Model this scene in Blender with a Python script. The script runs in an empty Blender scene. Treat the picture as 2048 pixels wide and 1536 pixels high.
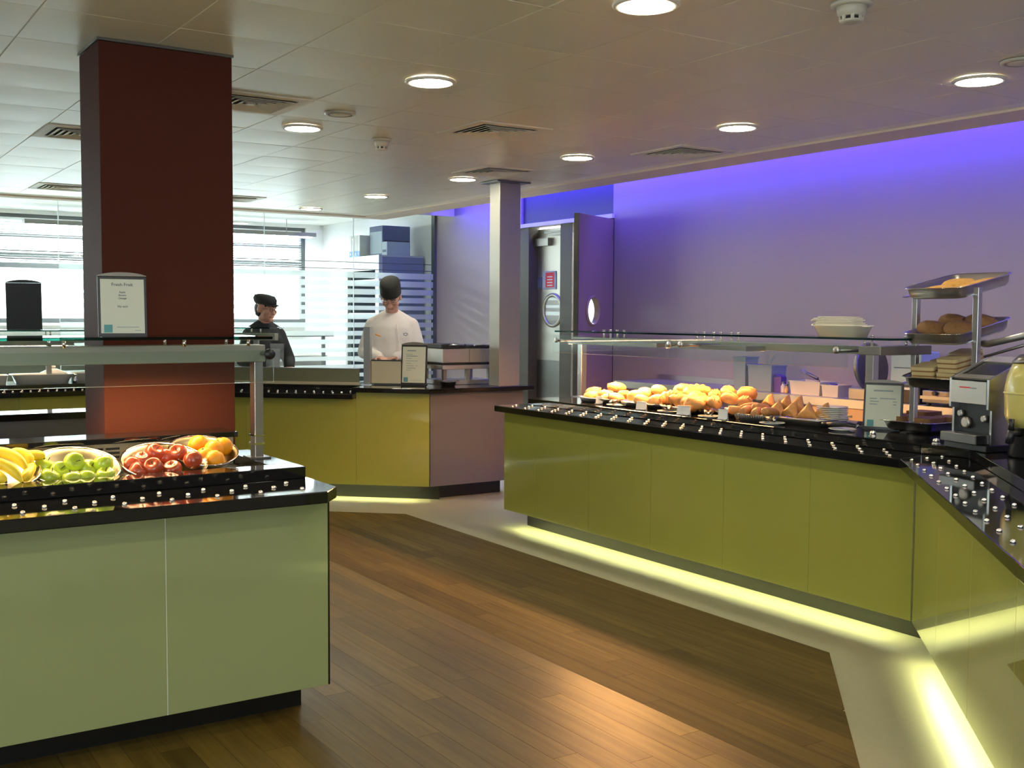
import bpy, math, random
from mathutils import Vector, Matrix
random.seed(7)
PI = math.pi
C = bpy.context.scene.collection
scene = bpy.context.scene

# ------------------------------------------------------------------ camera, sky, exposure
H_EYE = 1.48
def make_camera():
    cd = bpy.data.cameras.new('camera')
    cd.sensor_width = 36.0
    cd.lens = 36.0 * 2199.75 / 2048.0
    cd.clip_start = 0.05
    cam = bpy.data.objects.new('camera', cd)
    C.objects.link(cam)
    yaw, pitch, roll = 0.58154974, 0.06149563, -0.00589581
    fwd = Vector((math.sin(yaw) * math.cos(pitch), math.cos(yaw) * math.cos(pitch), -math.sin(pitch)))
    right = Vector((math.cos(yaw), -math.sin(yaw), 0))
    down = fwd.cross(right)
    r = right * math.cos(roll) + down * math.sin(roll)
    d = down * math.cos(roll) - right * math.sin(roll)
    m = Matrix((r, -d, -fwd)).transposed().to_4x4()
    m.translation = Vector((0, 0, H_EYE))
    cam.matrix_world = m
    scene.camera = cam
make_camera()

SKY = 5.0            # overcast daylight outside the windows
W_DOWN = 50.0         # ceiling downlights
W_HEAT = 50.0        # heat lamps above the pastries
W_BLUE = 19.0         # blue strip in the ceiling cove
W_PLINTH = 36.0       # strips under the counter fronts
W_FRUIT = 60.0       # strip lamp above the fruit
scene.view_settings.view_transform = 'Standard'
scene.view_settings.look = 'None'
scene.view_settings.gamma = 1.0
scene.view_settings.use_curve_mapping = False
scene.view_settings.exposure = 1.0
w = bpy.data.worlds.new('sky')
scene.world = w
w.use_nodes = True
bg = w.node_tree.nodes['Background']
bg.inputs[0].default_value = (0.86, 0.96, 1.0, 1)
bg.inputs[1].default_value = SKY
def portal(x, y, z, sx, sz, rot):
    l = bpy.data.lights.new('daylight_portal', 'AREA')
    l.shape = 'RECTANGLE'; l.size = sx; l.size_y = sz
    l.cycles.is_portal = True
    o = bpy.data.objects.new('daylight_portal', l)
    o.location = (x, y, z); o.rotation_euler = rot
    C.objects.link(o)
for px_ in (-2.6, 1.0, 4.6):
    portal(px_, 15.32, 2.05, 3.4, 1.3, (-PI / 2, 0, 0))
portal(-1.0, -3.32, 1.55, 3.1, 1.5, (PI / 2, 0, 0))
portal(-4.32, 1.2, 1.6, 1.6, 2.0, (0, -PI / 2, 0))

# ------------------------------------------------------------------ materials
MATS = {}
def mat(name, col, rough=0.5, metal=0.0, spec=0.5, coat=0.0, coat_rough=0.05, noise=0.0, nscale=40.0, stretch=(1, 1, 1),
        bump=0.0, aniso=0.0, emit=None, es=0.0, trans=0.0, sss=0.0, rand=0.0):
    m = bpy.data.materials.new(name)
    m.use_nodes = True
    nt = m.node_tree
    b = nt.nodes['Principled BSDF']
    b.inputs['Base Color'].default_value = (*col, 1)
    b.inputs['Roughness'].default_value = rough
    b.inputs['Metallic'].default_value = metal
    b.inputs['Specular IOR Level'].default_value = spec
    b.inputs['Coat Weight'].default_value = coat
    b.inputs['Coat Roughness'].default_value = coat_rough
    if trans: b.inputs['Transmission Weight'].default_value = trans
    if aniso: b.inputs['Anisotropic'].default_value = aniso
    if sss:
        b.inputs['Subsurface Weight'].default_value = sss
        b.inputs['Subsurface Radius'].default_value = (0.01, 0.005, 0.003)
    if emit:
        b.inputs['Emission Color'].default_value = (*emit, 1)
        b.inputs['Emission Strength'].default_value = es
    if noise or bump:
        tc = nt.nodes.new('ShaderNodeTexCoord')
        mp = nt.nodes.new('ShaderNodeMapping')
        mp.inputs['Scale'].default_value = stretch
        nz = nt.nodes.new('ShaderNodeTexNoise')
        nz.inputs['Scale'].default_value = nscale
        nz.inputs['Detail'].default_value = 3
        nt.links.new(tc.outputs['Object'], mp.inputs[0])
        nt.links.new(mp.outputs[0], nz.inputs['Vector'])
        if noise:
            mr = nt.nodes.new('ShaderNodeMapRange')
            mr.inputs['To Min'].default_value = 1 - noise
            mr.inputs['To Max'].default_value = 1 + noise
            nt.links.new(nz.outputs['Fac'], mr.inputs['Value'])
            val = mr.outputs[0]
            if rand:
                oi = nt.nodes.new('ShaderNodeObjectInfo')
                m2 = nt.nodes.new('ShaderNodeMapRange')
                m2.inputs['To Min'].default_value = 1 - rand
                m2.inputs['To Max'].default_value = 1 + rand
                nt.links.new(oi.outputs['Random'], m2.inputs['Value'])
                mu = nt.nodes.new('ShaderNodeMath'); mu.operation = 'MULTIPLY'
                nt.links.new(val, mu.inputs[0]); nt.links.new(m2.outputs[0], mu.inputs[1])
                val = mu.outputs[0]
            vm = nt.nodes.new('ShaderNodeVectorMath'); vm.operation = 'SCALE'
            vm.inputs[0].default_value = col
            nt.links.new(val, vm.inputs['Scale'])
            nt.links.new(vm.outputs[0], b.inputs['Base Color'])
        if bump:
            bp = nt.nodes.new('ShaderNodeBump')
            bp.inputs['Strength'].default_value = bump
            bp.inputs['Distance'].default_value = 0.01
            nt.links.new(nz.outputs['Fac'], bp.inputs['Height'])
            nt.links.new(bp.outputs[0], b.inputs['Normal'])
    MATS[name] = m
    return m

def emission(name, col, strength):
    m = bpy.data.materials.new(name); m.use_nodes = True
    nt = m.node_tree
    nt.nodes.remove(nt.nodes['Principled BSDF'])
    e = nt.nodes.new('ShaderNodeEmission')
    e.inputs[0].default_value = (*col, 1); e.inputs[1].default_value = strength
    nt.links.new(e.outputs[0], nt.nodes['Material Output'].inputs[0])
    MATS[name] = m
    return m

def glass(name, tint, refl=1.0, ior=1.45, haze=0.0):
    m = bpy.data.materials.new(name); m.use_nodes = True
    nt = m.node_tree
    nt.nodes.remove(nt.nodes['Principled BSDF'])
    tr = nt.nodes.new('ShaderNodeBsdfTransparent'); tr.inputs[0].default_value = (*tint, 1)
    gl = nt.nodes.new('ShaderNodeBsdfGlossy'); gl.inputs['Roughness'].default_value = 0.02
    fr = nt.nodes.new('ShaderNodeFresnel')
    ge = nt.nodes.new('ShaderNodeNewGeometry')
    io = nt.nodes.new('ShaderNodeMapRange'); io.inputs['To Min'].default_value = ior; io.inputs['To Max'].default_value = 1 / ior
    nt.links.new(ge.outputs['Backfacing'], io.inputs['Value']); nt.links.new(io.outputs[0], fr.inputs[0])
    mu = nt.nodes.new('ShaderNodeMath'); mu.operation = 'MULTIPLY'; mu.inputs[1].default_value = refl
    mx = nt.nodes.new('ShaderNodeMixShader')
    nt.links.new(fr.outputs[0], mu.inputs[0]); nt.links.new(mu.outputs[0], mx.inputs[0])
    nt.links.new(tr.outputs[0], mx.inputs[1]); nt.links.new(gl.outputs[0], mx.inputs[2])
    out = mx.outputs[0]
    if haze:
        df = nt.nodes.new('ShaderNodeBsdfTranslucent'); df.inputs[0].default_value = (0.9, 0.95, 0.95, 1)
        d2 = nt.nodes.new('ShaderNodeBsdfDiffuse'); d2.inputs[0].default_value = (0.85, 0.9, 0.9, 1)
        ad = nt.nodes.new('ShaderNodeMixShader'); ad.inputs[0].default_value = 0.4
        nt.links.new(df.outputs[0], ad.inputs[1]); nt.links.new(d2.outputs[0], ad.inputs[2])
        m3 = nt.nodes.new('ShaderNodeMixShader'); m3.inputs[0].default_value = haze
        nt.links.new(out, m3.inputs[1]); nt.links.new(ad.outputs[0], m3.inputs[2])
        out = m3.outputs[0]
    nt.links.new(out, nt.nodes['Material Output'].inputs[0])
    MATS[name] = m
    return m

def wood(name, col_a, col_b, rough, coat):
    m = bpy.data.materials.new(name); m.use_nodes = True
    nt = m.node_tree; b = nt.nodes['Principled BSDF']
    tc = nt.nodes.new('ShaderNodeTexCoord'); mp = nt.nodes.new('ShaderNodeMapping')
    mp.inputs['Scale'].default_value = (34, 1.6, 10)
    oi = nt.nodes.new('ShaderNodeObjectInfo')
    ad = nt.nodes.new('ShaderNodeVectorMath'); ad.operation = 'ADD'
    sc = nt.nodes.new('ShaderNodeMath'); sc.operation = 'MULTIPLY'; sc.inputs[1].default_value = 37.0
    nt.links.new(oi.outputs['Random'], sc.inputs[0])
    nt.links.new(tc.outputs['Object'], ad.inputs[0]); nt.links.new(sc.outputs[0], ad.inputs[1])
    nt.links.new(ad.outputs[0], mp.inputs[0])
    nz = nt.nodes.new('ShaderNodeTexNoise'); nz.inputs['Scale'].default_value = 1.0; nz.inputs['Detail'].default_value = 5
    nz.inputs['Roughness'].default_value = 0.65
    nt.links.new(mp.outputs[0], nz.inputs['Vector'])
    cr = nt.nodes.new('ShaderNodeValToRGB')
    cr.color_ramp.elements[0].position = 0.3; cr.color_ramp.elements[0].color = (*col_b, 1)
    cr.color_ramp.elements[1].position = 0.7; cr.color_ramp.elements[1].color = (*col_a, 1)
    nt.links.new(nz.outputs['Fac'], cr.inputs[0])
    mr = nt.nodes.new('ShaderNodeMapRange'); mr.inputs['To Min'].default_value = 0.74; mr.inputs['To Max'].default_value = 1.2
    nt.links.new(oi.outputs['Random'], mr.inputs['Value'])
    vm = nt.nodes.new('ShaderNodeVectorMath'); vm.operation = 'SCALE'
    nt.links.new(cr.outputs[0], vm.inputs[0]); nt.links.new(mr.outputs[0], vm.inputs['Scale'])
    nt.links.new(vm.outputs[0], b.inputs['Base Color'])
    n2 = nt.nodes.new('ShaderNodeTexNoise'); n2.inputs['Scale'].default_value = 260
    nt.links.new(tc.outputs['Object'], n2.inputs['Vector'])
    bp = nt.nodes.new('ShaderNodeBump'); bp.inputs['Strength'].default_value = 0.12; bp.inputs['Distance'].default_value = 0.002
    nt.links.new(n2.outputs['Fac'], bp.inputs['Height']); nt.links.new(bp.outputs[0], b.inputs['Normal'])
    b.inputs['Roughness'].default_value = rough; b.inputs['Specular IOR Level'].default_value = 0.13 if coat else 0.15
    b.inputs['Coat Weight'].default_value = coat; b.inputs['Coat Roughness'].default_value = 0.35
    MATS[name] = m
    return m

M = MATS
wood('wood_sheen', (0.150, 0.100, 0.021), (0.082, 0.053, 0.010), 0.36, 0.06)
wood('wood_matt', (0.130, 0.086, 0.018), (0.068, 0.043, 0.009), 0.6, 0.0)
mat('vinyl_cream', (0.34, 0.325, 0.215), 0.42, noise=0.05, nscale=30)
mat('ceiling_metal', (0.81, 0.745, 0.57), 0.345, spec=0.5)
mat('ceiling_grid', (0.95, 0.90, 0.76), 0.6)
mat('plaster', (0.78, 0.66, 0.54), 0.7)
mat('wall_violet', (0.385, 0.325, 0.34), 0.5)
mat('wall_white', (0.82, 0.82, 0.82), 0.6)
mat('wall_plain', (0.42, 0.36, 0.32), 0.7)
mat('green_glass', (0.335, 0.34, 0.068), 0.12, spec=0.5, coat=1.0, coat_rough=0.02)
mat('daylit_green_glass', (0.285, 0.32, 0.14), 0.12, spec=0.5, coat=1.0, coat_rough=0.02)  # same green glass, with bluish daylight put into the colour
mat('mauve_glass', (0.125, 0.115, 0.125), 0.15, coat=0.8, coat_rough=0.03)
mat('black_granite', (0.008, 0.008, 0.008), 0.05, spec=0.55, noise=0.5, nscale=300)
mat('black_plinth', (0.010, 0.010, 0.009), 0.25)
mat('black_plastic', (0.012, 0.012, 0.013), 0.35)
mat('dark_frame', (0.02, 0.02, 0.02), 0.4)
mat('steel', (0.55, 0.55, 0.55), 0.28, 1.0, noise=0.06, nscale=20, stretch=(1, 1, 40))
mat('steel_dark', (0.22, 0.215, 0.21), 0.35, 1.0)
mat('steel_grey', (0.30, 0.29, 0.27), 0.42, 0.9)
mat('beam_grey', (0.30, 0.31, 0.255), 0.4, 0.35)
mat('post_steel', (0.36, 0.335, 0.29), 0.42, 0.55)
mat('chrome', (0.85, 0.82, 0.75), 0.08, 1.0)
mat('brushed_steel', (0.50, 0.48, 0.44), 0.45, 1.0, noise=0.05, nscale=30, stretch=(40, 40, 1))
mat('copper_laminate', (0.072, 0.019, 0.011), 0.62, 0.0, spec=0.08, noise=0.10, nscale=14, stretch=(1, 1, 30))
mat('white_ceramic', (0.78, 0.76, 0.70), 0.15, coat=0.5)
mat('cream_ceramic', (0.70, 0.66, 0.50), 0.2, coat=0.5)
mat('card_white', (0.72, 0.72, 0.70), 0.7)
mat('card_cream', (0.62, 0.64, 0.52), 0.7)
mat('ink', (0.10, 0.13, 0.16), 0.8)
mat('logo_teal', (0.10, 0.30, 0.30), 0.6)
mat('red_print', (0.75, 0.05, 0.07), 0.6)
mat('blue_print', (0.05, 0.25, 0.65), 0.5)
mat('silver_top', (0.22, 0.20, 0.17), 0.4, 0.3)
mat('croissant', (0.62, 0.30, 0.09), 0.45, noise=0.35, nscale=35, bump=0.4, rand=0.15)
mat('bun', (0.68, 0.38, 0.13), 0.5, noise=0.2, nscale=20, bump=0.15, rand=0.15)
mat('sausage_roll', (0.50, 0.22, 0.07), 0.45, noise=0.3, nscale=40, bump=0.3)
mat('brown_bread', (0.26, 0.13, 0.045), 0.8, noise=0.25, nscale=60, bump=0.3)
mat('bread_crust', (0.30, 0.16, 0.05), 0.7, noise=0.2, nscale=50)
mat('bread_white', (0.62, 0.50, 0.26), 0.85, noise=0.1, nscale=80, bump=0.2)
mat('fried', (0.50, 0.26, 0.04), 0.6, noise=0.35, nscale=50, bump=0.5)
mat('apple_green', (0.40, 0.52, 0.03), 0.3, coat=0.3, noise=0.15, nscale=14, rand=0.12)
mat('apple_red', (0.42, 0.06, 0.018), 0.3, coat=0.3, noise=0.45, nscale=16, rand=0.15)
mat('orange_peel', (0.85, 0.32, 0.005), 0.4, noise=0.05, nscale=20, bump=0.1)
mat('banana_peel', (0.80, 0.58, 0.02), 0.45, noise=0.1, nscale=12)
mat('stem_brown', (0.08, 0.05, 0.02), 0.8)
mat('skin', (0.62, 0.33, 0.24), 0.5, sss=0.1)
mat('jacket_white', (0.88, 0.82, 0.78), 0.85, bump=0.6, nscale=7)
mat('cloth_black', (0.022, 0.026, 0.028), 0.85, bump=0.3, nscale=12)
mat('cap_black', (0.02, 0.022, 0.02), 0.8, bump=0.2, nscale=90)
mat('hair', (0.03, 0.018, 0.012), 0.6)
mat('trousers', (0.05, 0.05, 0.06), 0.8)
mat('lips', (0.42, 0.16, 0.13), 0.5)
mat('box_slate', (0.11, 0.14, 0.20), 0.7)
mat('box_pale', (0.42, 0.50, 0.56), 0.7)
mat('bin_blue', (0.20, 0.25, 0.34), 0.4)
mat('box_violet', (0.10, 0.05, 0.28), 0.5)
mat('clear_plastic', (0.55, 0.50, 0.50), 0.3, spec=0.5)
mat('violet_cup', (0.16, 0.10, 0.6), 0.4)
mat('cloth_cream', (0.62, 0.58, 0.46), 0.9, bump=0.4, nscale=30)
mat('juice_yellow', (0.62, 0.54, 0.16), 0.3, coat=0.4)
mat('drawer_wood', (0.45, 0.28, 0.15), 0.5)
mat('door_laminate', (0.36, 0.25, 0.20), 0.4, spec=0.4)
mat('door_frame', (0.062, 0.053, 0.038), 0.5, 0.0)
mat('blue_panel', (0.06, 0.065, 0.11), 0.5)
mat('window_frame', (0.09, 0.10, 0.105), 0.5)
mat('blind', (0.75, 0.77, 0.78), 0.6)
mat('vent_white', (0.80, 0.74, 0.62), 0.5)
mat('vent_dark', (0.05, 0.045, 0.04), 0.8)
mat('detector', (0.62, 0.58, 0.48), 0.45)
mat('beige_steel', (0.50, 0.45, 0.30), 0.4, 0.3)
mat('pvc_frost', (0.62, 0.64, 0.50), 0.5)
mat('porthole_white', (0.85, 0.87, 0.9), 0.1, coat=1.0)
mat('outside_ground', (0.5, 0.5, 0.48), 0.9)
glass('clear_glass', (0.93, 0.97, 0.95))
glass('window_glass', (0.97, 0.99, 1.0))
glass('frost', (0.95, 0.98, 0.98), haze=0.6)
glass('edge_glass', (0.10, 0.34, 0.28), refl=1.2)
glass('thin_plastic', (0.90, 0.90, 0.90), haze=0.12)
emission('lamp_disc', (1.0, 0.93, 0.74), W_DOWN)
emission('heat_glow', (1.0, 0.45, 0.14), W_HEAT)
emission('heat_glow_far', (1.0, 0.47, 0.16), W_HEAT * 3.8)
emission('fruit_glow', (1.0, 0.72, 0.36), W_FRUIT)
emission('blue_glow', (0.09, 0.06, 1.0), W_BLUE)
emission('plinth_glow', (0.86, 0.90, 0.42), W_PLINTH)
emission('tube_glow', (0.95, 1.0, 1.0), 70.0)

# ------------------------------------------------------------------ mesh helpers
class MB:
    def __init__(s): s.v = []; s.f = []; s.sm = []
    def add(s, vs, fs, smooth=False):
        o = len(s.v); s.v += [tuple(p) for p in vs]
        s.f += [tuple(i + o for i in f) for f in fs]; s.sm += [smooth] * len(fs)
        return s
    def box(s, x0, x1, y0, y1, z0, z1):
        return s.prism([(x0, y0), (x1, y0), (x1, y1), (x0, y1)], z0, z1)
    def prism(s, pts, z0, z1):
        n = len(pts)
        a = sum(pts[i][0] * pts[(i + 1) % n][1] - pts[(i + 1) % n][0] * pts[i][1] for i in range(n))
        if a < 0: pts = pts[::-1]
        vs = [(p[0], p[1], z0) for p in pts] + [(p[0], p[1], z1) for p in pts]
        fs = [tuple(range(n - 1, -1, -1)), tuple(range(n, 2 * n))] + [(i, (i + 1) % n, n + (i + 1) % n, n + i) for i in range(n)]
        return s.add(vs, fs)
    def obox(s, c, ax, ay, az, hx, hy, hz):
        c, ax, ay, az = Vector(c), Vector(ax), Vector(ay), Vector(az)
        vs = [c + ax * (hx * i) + ay * (hy * j) + az * (hz * k) for k in (-1, 1) for j in (-1, 1) for i in (-1, 1)]
        return s.add(vs, [(0, 2, 3, 1), (4, 5, 7, 6), (0, 1, 5, 4), (2, 6, 7, 3), (0, 4, 6, 2), (1, 3, 7, 5)])
    def ring_loft(s, rings, cap=True, smooth=True):
        n = len(rings[0]); vs = [p for r in rings for p in r]; fs = []
        for k in range(len(rings) - 1):
            for i in range(n):
                j = (i + 1) % n
                fs.append((k * n + i, k * n + j, (k + 1) * n + j, (k + 1) * n + i))
        s.add(vs, fs, smooth)
        if cap:
            o = len(s.v) - len(vs)
            s.f += [tuple(o + i for i in range(n - 1, -1, -1)), tuple(o + len(vs) - n + i for i in range(n))]; s.sm += [False, False]
        return s
    def lathe(s, prof, c=(0, 0, 0), n=24, axis=(0, 0, 1), cap=True, sx=1.0, sy=1.0, smooth=True):
        az = Vector(axis).normalized()
        ax = az.orthogonal().normalized() if abs(az.z) < 0.999 else Vector((1, 0, 0))
        ay = az.cross(ax)
        rings = []
        for r, h in prof:
            rings.append([Vector(c) + az * h + ax * (r * sx * math.cos(2 * PI * i / n)) + ay * (r * sy * math.sin(2 * PI * i / n)) for i in range(n)])
        return s.ring_loft(rings, cap, smooth)
    def cyl(s, c, r, h, n=20, axis=(0, 0, 1), smooth=True):
        return s.lathe([(r, 0), (r, h)], c, n, axis, True, smooth=smooth)
    def tube(s, path, r, n=8, cap=True):
        path = [Vector(p) for p in path]
        rr = r if isinstance(r, (list, tuple)) else [r] * len(path)
        rings = []; ref = None
        for i, p in enumerate(path):
            t = (path[min(i + 1, len(path) - 1)] - path[max(i - 1, 0)]).normalized()
            if ref is None: ref = t.orthogonal().normalized()
            u = (ref - t * ref.dot(t)).normalized(); ref = u; v = t.cross(u)
            rings.append([p + (u * math.cos(2 * PI * k / n) + v * math.sin(2 * PI * k / n)) * rr[i] for k in range(n)])
        return s.ring_loft(rings, cap)
    def ball(s, c, rx, ry=None, rz=None, nu=16, nv=10, rot=None):
        ry = rx if ry is None else ry; rz = rx if rz is None else rz
        rings = []
        for j in range(nv + 1):
            th = PI * (0.02 + 0.96 * j / nv)
            ring = []
            for i in range(nu):
                p = Vector((rx * math.sin(th) * math.cos(2 * PI * i / nu), ry * math.sin(th) * math.sin(2 * PI * i / nu), -rz * math.cos(th)))
                if rot: p = rot @ p
                ring.append(Vector(c) + p)
            rings.append(ring)
        return s.ring_loft(rings)
    def capsule(s, p0, p1, r0, r1, n=12):
        p0, p1 = Vector(p0), Vector(p1); d = p1 - p0; L = d.length
        if L < 1e-6: return s.ball(p0, r0)
        az = d / L; ax = az.orthogonal().normalized(); ay = az.cross(ax)
        prof = [(r0 * math.sin(a), -r0 * math.cos(a)) for a in (0.1, 0.45, 0.8, 1.2, PI / 2)] + \
               [(r1 * math.cos(a), L + r1 * math.sin(a)) for a in (0, 0.4, 0.8, 1.15, 1.47)]
        rings = [[p0 + az * h + (ax * math.cos(2 * PI * i / n) + ay * math.sin(2 * PI * i / n)) * r for i in range(n)] for r, h in prof]
        return s.ring_loft(rings)
    def disc(s, c, r, n=24, axis=(0, 0, 1)):
        az = Vector(axis).normalized()
        ax = az.orthogonal().normalized() if abs(az.z) < 0.999 else Vector((1, 0, 0)); ay = az.cross(ax)
        return s.add([Vector(c) + (ax * math.cos(2 * PI * i / n) + ay * math.sin(2 * PI * i / n)) * r for i in range(n)], [tuple(range(n))])
    def mesh(s, name, m):
        me = bpy.data.meshes.new(name)
        me.from_pydata(s.v, [], s.f)
        me.polygons.foreach_set('use_smooth', s.sm)
        if m: me.materials.append(M[m] if isinstance(m, str) else m)
        me.update()
        return me
    def build(s, name, m, parent=None, bevel=0.0, local=False, loc=None):
        o = bpy.data.objects.new(name, s.mesh(name, m))
        C.objects.link(o)
        attach(o, parent, local)
        if loc: o.location = loc
        if bevel: bev(o, bevel)
        return o

def bev(o, wd, seg=2):
    b = o.modifiers.new('bevel', 'BEVEL'); b.width = wd; b.segments = seg; b.limit_method = 'ANGLE'; b.angle_limit = 0.6
WORLD = {}
def attach(o, parent, local=False):
    if parent is None:
        WORLD[o.name] = Vector((0, 0, 0)); return
    o.parent = parent
    if not local:
        o.location = -WORLD.get(parent.name, Vector((0, 0, 0)))
        WORLD[o.name] = Vector((0, 0, 0))
def tag(o, label=None, cat=None, group=None, kind=None):
    if label: o['label'] = label
    if cat: o['category'] = cat
    if group: o['group'] = group
    if kind: o['kind'] = kind
    return o
def thing(name, label, cat, loc=(0, 0, 0), group=None, rotz=0.0, rot=None):
    o = bpy.data.objects.new(name, None); C.objects.link(o)
    o.location = loc
    if rot is not None: o.rotation_mode = 'XYZ'; o.rotation_euler = rot
    else: o.rotation_euler = (0, 0, rotz)
    o.empty_display_size = 0.05
    WORLD[o.name] = Vector(loc)
    return tag(o, label, cat, group, 'thing')
def kids(o): return [x for x in o.children]
def dup(root, loc, rot=None, label=None):
    r = root.copy(); C.objects.link(r); r.location = loc
    if rot is not None: r.rotation_euler = rot
    if label: r['label'] = label
    for ch in kids(root):
        c = ch.copy(); C.objects.link(c); c.parent = r
        for g in kids(ch):
            d = g.copy(); C.objects.link(d); d.parent = c
    return r
def share(me, name, parent, loc, rot=None):
    o = bpy.data.objects.new(name, me); C.objects.link(o)
    o.parent = parent
    o.location = Vector(loc) - (WORLD.get(parent.name, Vector()) if parent else Vector())
    if rot: o.rotation_euler = rot
    return o
def struct(name, mb, m, parent=None, bevel=0.0):
    o = mb.build(name, m, parent, bevel)
    if parent is None: o['kind'] = 'structure'
    return o

# ------------------------------------------------------------------ setting: floor
CEIL = 2.58
XW = 6.6
floor = struct('floor', MB().box(-4.4, 8.4, -3.2, 15.6, -0.1, 0.0), 'vinyl_cream')
def clip(poly, a, b, c):     # keep a*x+b*y<=c
    out = []
    for i in range(len(poly)):
        p, q = poly[i], poly[(i + 1) % len(poly)]
        dp, dq = a * p[0] + b * p[1] - c, a * q[0] + b * q[1] - c
        if dp <= 0: out.append(p)
        if dp * dq < 0:
            t = dp / (dp - dq); out.append((p[0] + (q[0] - p[0]) * t, p[1] + (q[1] - p[1]) * t))
    return out
def area(p): return abs(sum(p[i][0] * p[(i + 1) % len(p)][1] - p[(i + 1) % len(p)][0] * p[i][1] for i in range(len(p)))) / 2
PW, PL = 0.099, 1.1
rng = random.Random(3)
for i in range(0, 36):
    x0 = 2.69 + (i - 24) * PW; x1 = x0 + PW
    if x0 > 3.81: continue
    y = 1.3 - rng.random() * PL
    while y < 8.75:
        L = PL
        g = 0.0006
        poly = [(x0 + g, y + g), (x1 - g, y + g), (x1 - g, y + L - g), (x0 + g, y + L - g)]
        y += L
        poly = clip(poly, 1, 0, 3.81)
        if poly: poly = clip(poly, 1, -1, 0.585)
        if poly: poly = clip(poly, 0.672, 0.741, 0.672 * 3.79 + 0.741 * 7.25)
        if poly: poly = clip(poly, 0, 1, 8.75)
        if len(poly) < 3 or area(poly) < 0.002: continue
        if max(p[0] for p in poly) < 1.4 and min(p[1] for p in poly) > 4.15: continue
        if max(p[1] for p in poly) < 1.6: continue
        MB().prism(poly, 0.0, 0.0025).build('plank', 'wood_sheen' if x1 < 2.695 else 'wood_matt', floor)
MB().box(-4.0, 1.36, 4.3, 8.75, 0, 0.0024).build('wood_sheet', 'wood_matt', floor)
MB().box(-4.0, 0.29, -2.0, 4.29, 0, 0.0024).build('wood_sheet', 'wood_sheen', floor)

# ------------------------------------------------------------------ setting: ceiling
TX0, TY0, TDX, TDY = 0.790, 3.277, 0.5, 0.5147
ceiling = struct('ceiling', MB().box(-4.4, 5.70, -3.2, 11.34, CEIL + 0.0014, CEIL + 0.07), 'ceiling_grid')
VENTS = {(2, 4): 'centre', (5, 4): 'c', (8, 4): 'c', (7, 7): 'c', (1, 7): 'c', (2, 13): 'c', (5, 13): 'c'}
cells = []
tile_me = None
def tile_mesh():
    n = 4; vs = []; fs = []
    hx, hy = TDX / 2 - 0.0032, TDY / 2 - 0.0034
    for j in range(n + 1):
        for i in range(n + 1):
            u, v = -1 + 2 * i / n, -1 + 2 * j / n
            vs.append((u * hx, v * hy, -0.0024 * (1 - u * u) * (1 - v * v) - 0.0))
    for j in range(n):
        for i in range(n):
            a = j * (n + 1) + i
            fs.append((a, a + n + 1, a + n + 2, a + 1))
    o = len(vs)
    vs += [(-hx, -hy, .0013), (hx, -hy, .0013), (hx, hy, .0013), (-hx, hy, .0013)]
    vs += [(-hx, -hy, 0), (hx, -hy, 0), (hx, hy, 0), (-hx, hy, 0)]
    for k in range(4):
        fs.append((o + 4 + k, o + 4 + (k + 1) % 4, o + (k + 1) % 4, o + k))
    fs.append((o, o + 1, o + 2, o + 3))
    mb = MB(); mb.add(vs, fs)
    mb.sm = [True] * (n * n) + [False] * 5
    return mb.mesh('tile', 'ceiling_metal')
tile_me = tile_mesh()
COLX0, COLX1, COLY0, COLY1 = 1.06, 1.603, 4.615, 4.96
for i in range(-1, 10):
    for j in range(-3, 16):
        if (i, j) in VENTS: continue
        cx, cy = TX0 + (i + .5) * TDX, TY0 + (j + .5) * TDY
        if cx + .25 > 5.42 or cy + .26 > 11.2: continue
        if i < 0 and j < 0: continue
        o = bpy.data.objects.new('tile', tile_me); C.objects.link(o); o.parent = ceiling
        o.location = (cx, cy, CEIL + rng.uniform(-0.0006, 0.0006))
        o.rotation_euler = (rng.gauss(0, 0.0014), rng.gauss(0, 0.0009), 0)
# border strip and outer edge
MB().box(5.395, 5.70, -3.2, 11.34, CEIL - 0.012, CEIL + 0.03).box(-4.4, 5.395, 11.18, 11.34, CEIL - 0.012, CEIL + 0.03).build('border_strip', 'plaster', ceiling)
MB().box(-4.4, 0.28, -3.2, 11.18, CEIL, CEIL + 0.03).box(0.28, 5.39, -3.2, 1.70, CEIL, CEIL + 0.03).build('plain_strip', 'plaster', ceiling)
struct('trim_1', MB().box(5.66, 5.70, -3.2, 11.34, CEIL + 0.07, CEIL + 0.16), 'plaster')
struct('ceiling_cove', MB().box(5.0, XW + 0.1, -3.2, 11.34, 2.9005, 3.06).box(5.0, 5.04, -3.2, 11.34, CEIL + 0.07, 2.9), 'wall_white')
struct('ceiling_kitchen', MB().box(-4.4, XW + 0.1, 11.34, 15.4, 2.79, 2.85).box(-4.4, XW + .1, 11.30, 11.34, CEIL + 0.07, 3.06), 'wall_white')

# blue light strip lying in the cove
bl = thing('cove_light', 'blue glowing light strip hidden above the ceiling edge along violet wall', 'light', (6.43, 3.0, 2.9))
MB().box(6.33, 6.50, -2.0, 11.2, 2.875, 2.90).box(6.33, 6.34, -2.0, 11.2, 2.725, 2.875).build('channel', 'steel_grey', bl)
MB().box(6.38, 6.48, -1.9, 11.1, 2.86, 2.8745).build('light_strip', 'blue_glow', bl)

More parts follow.
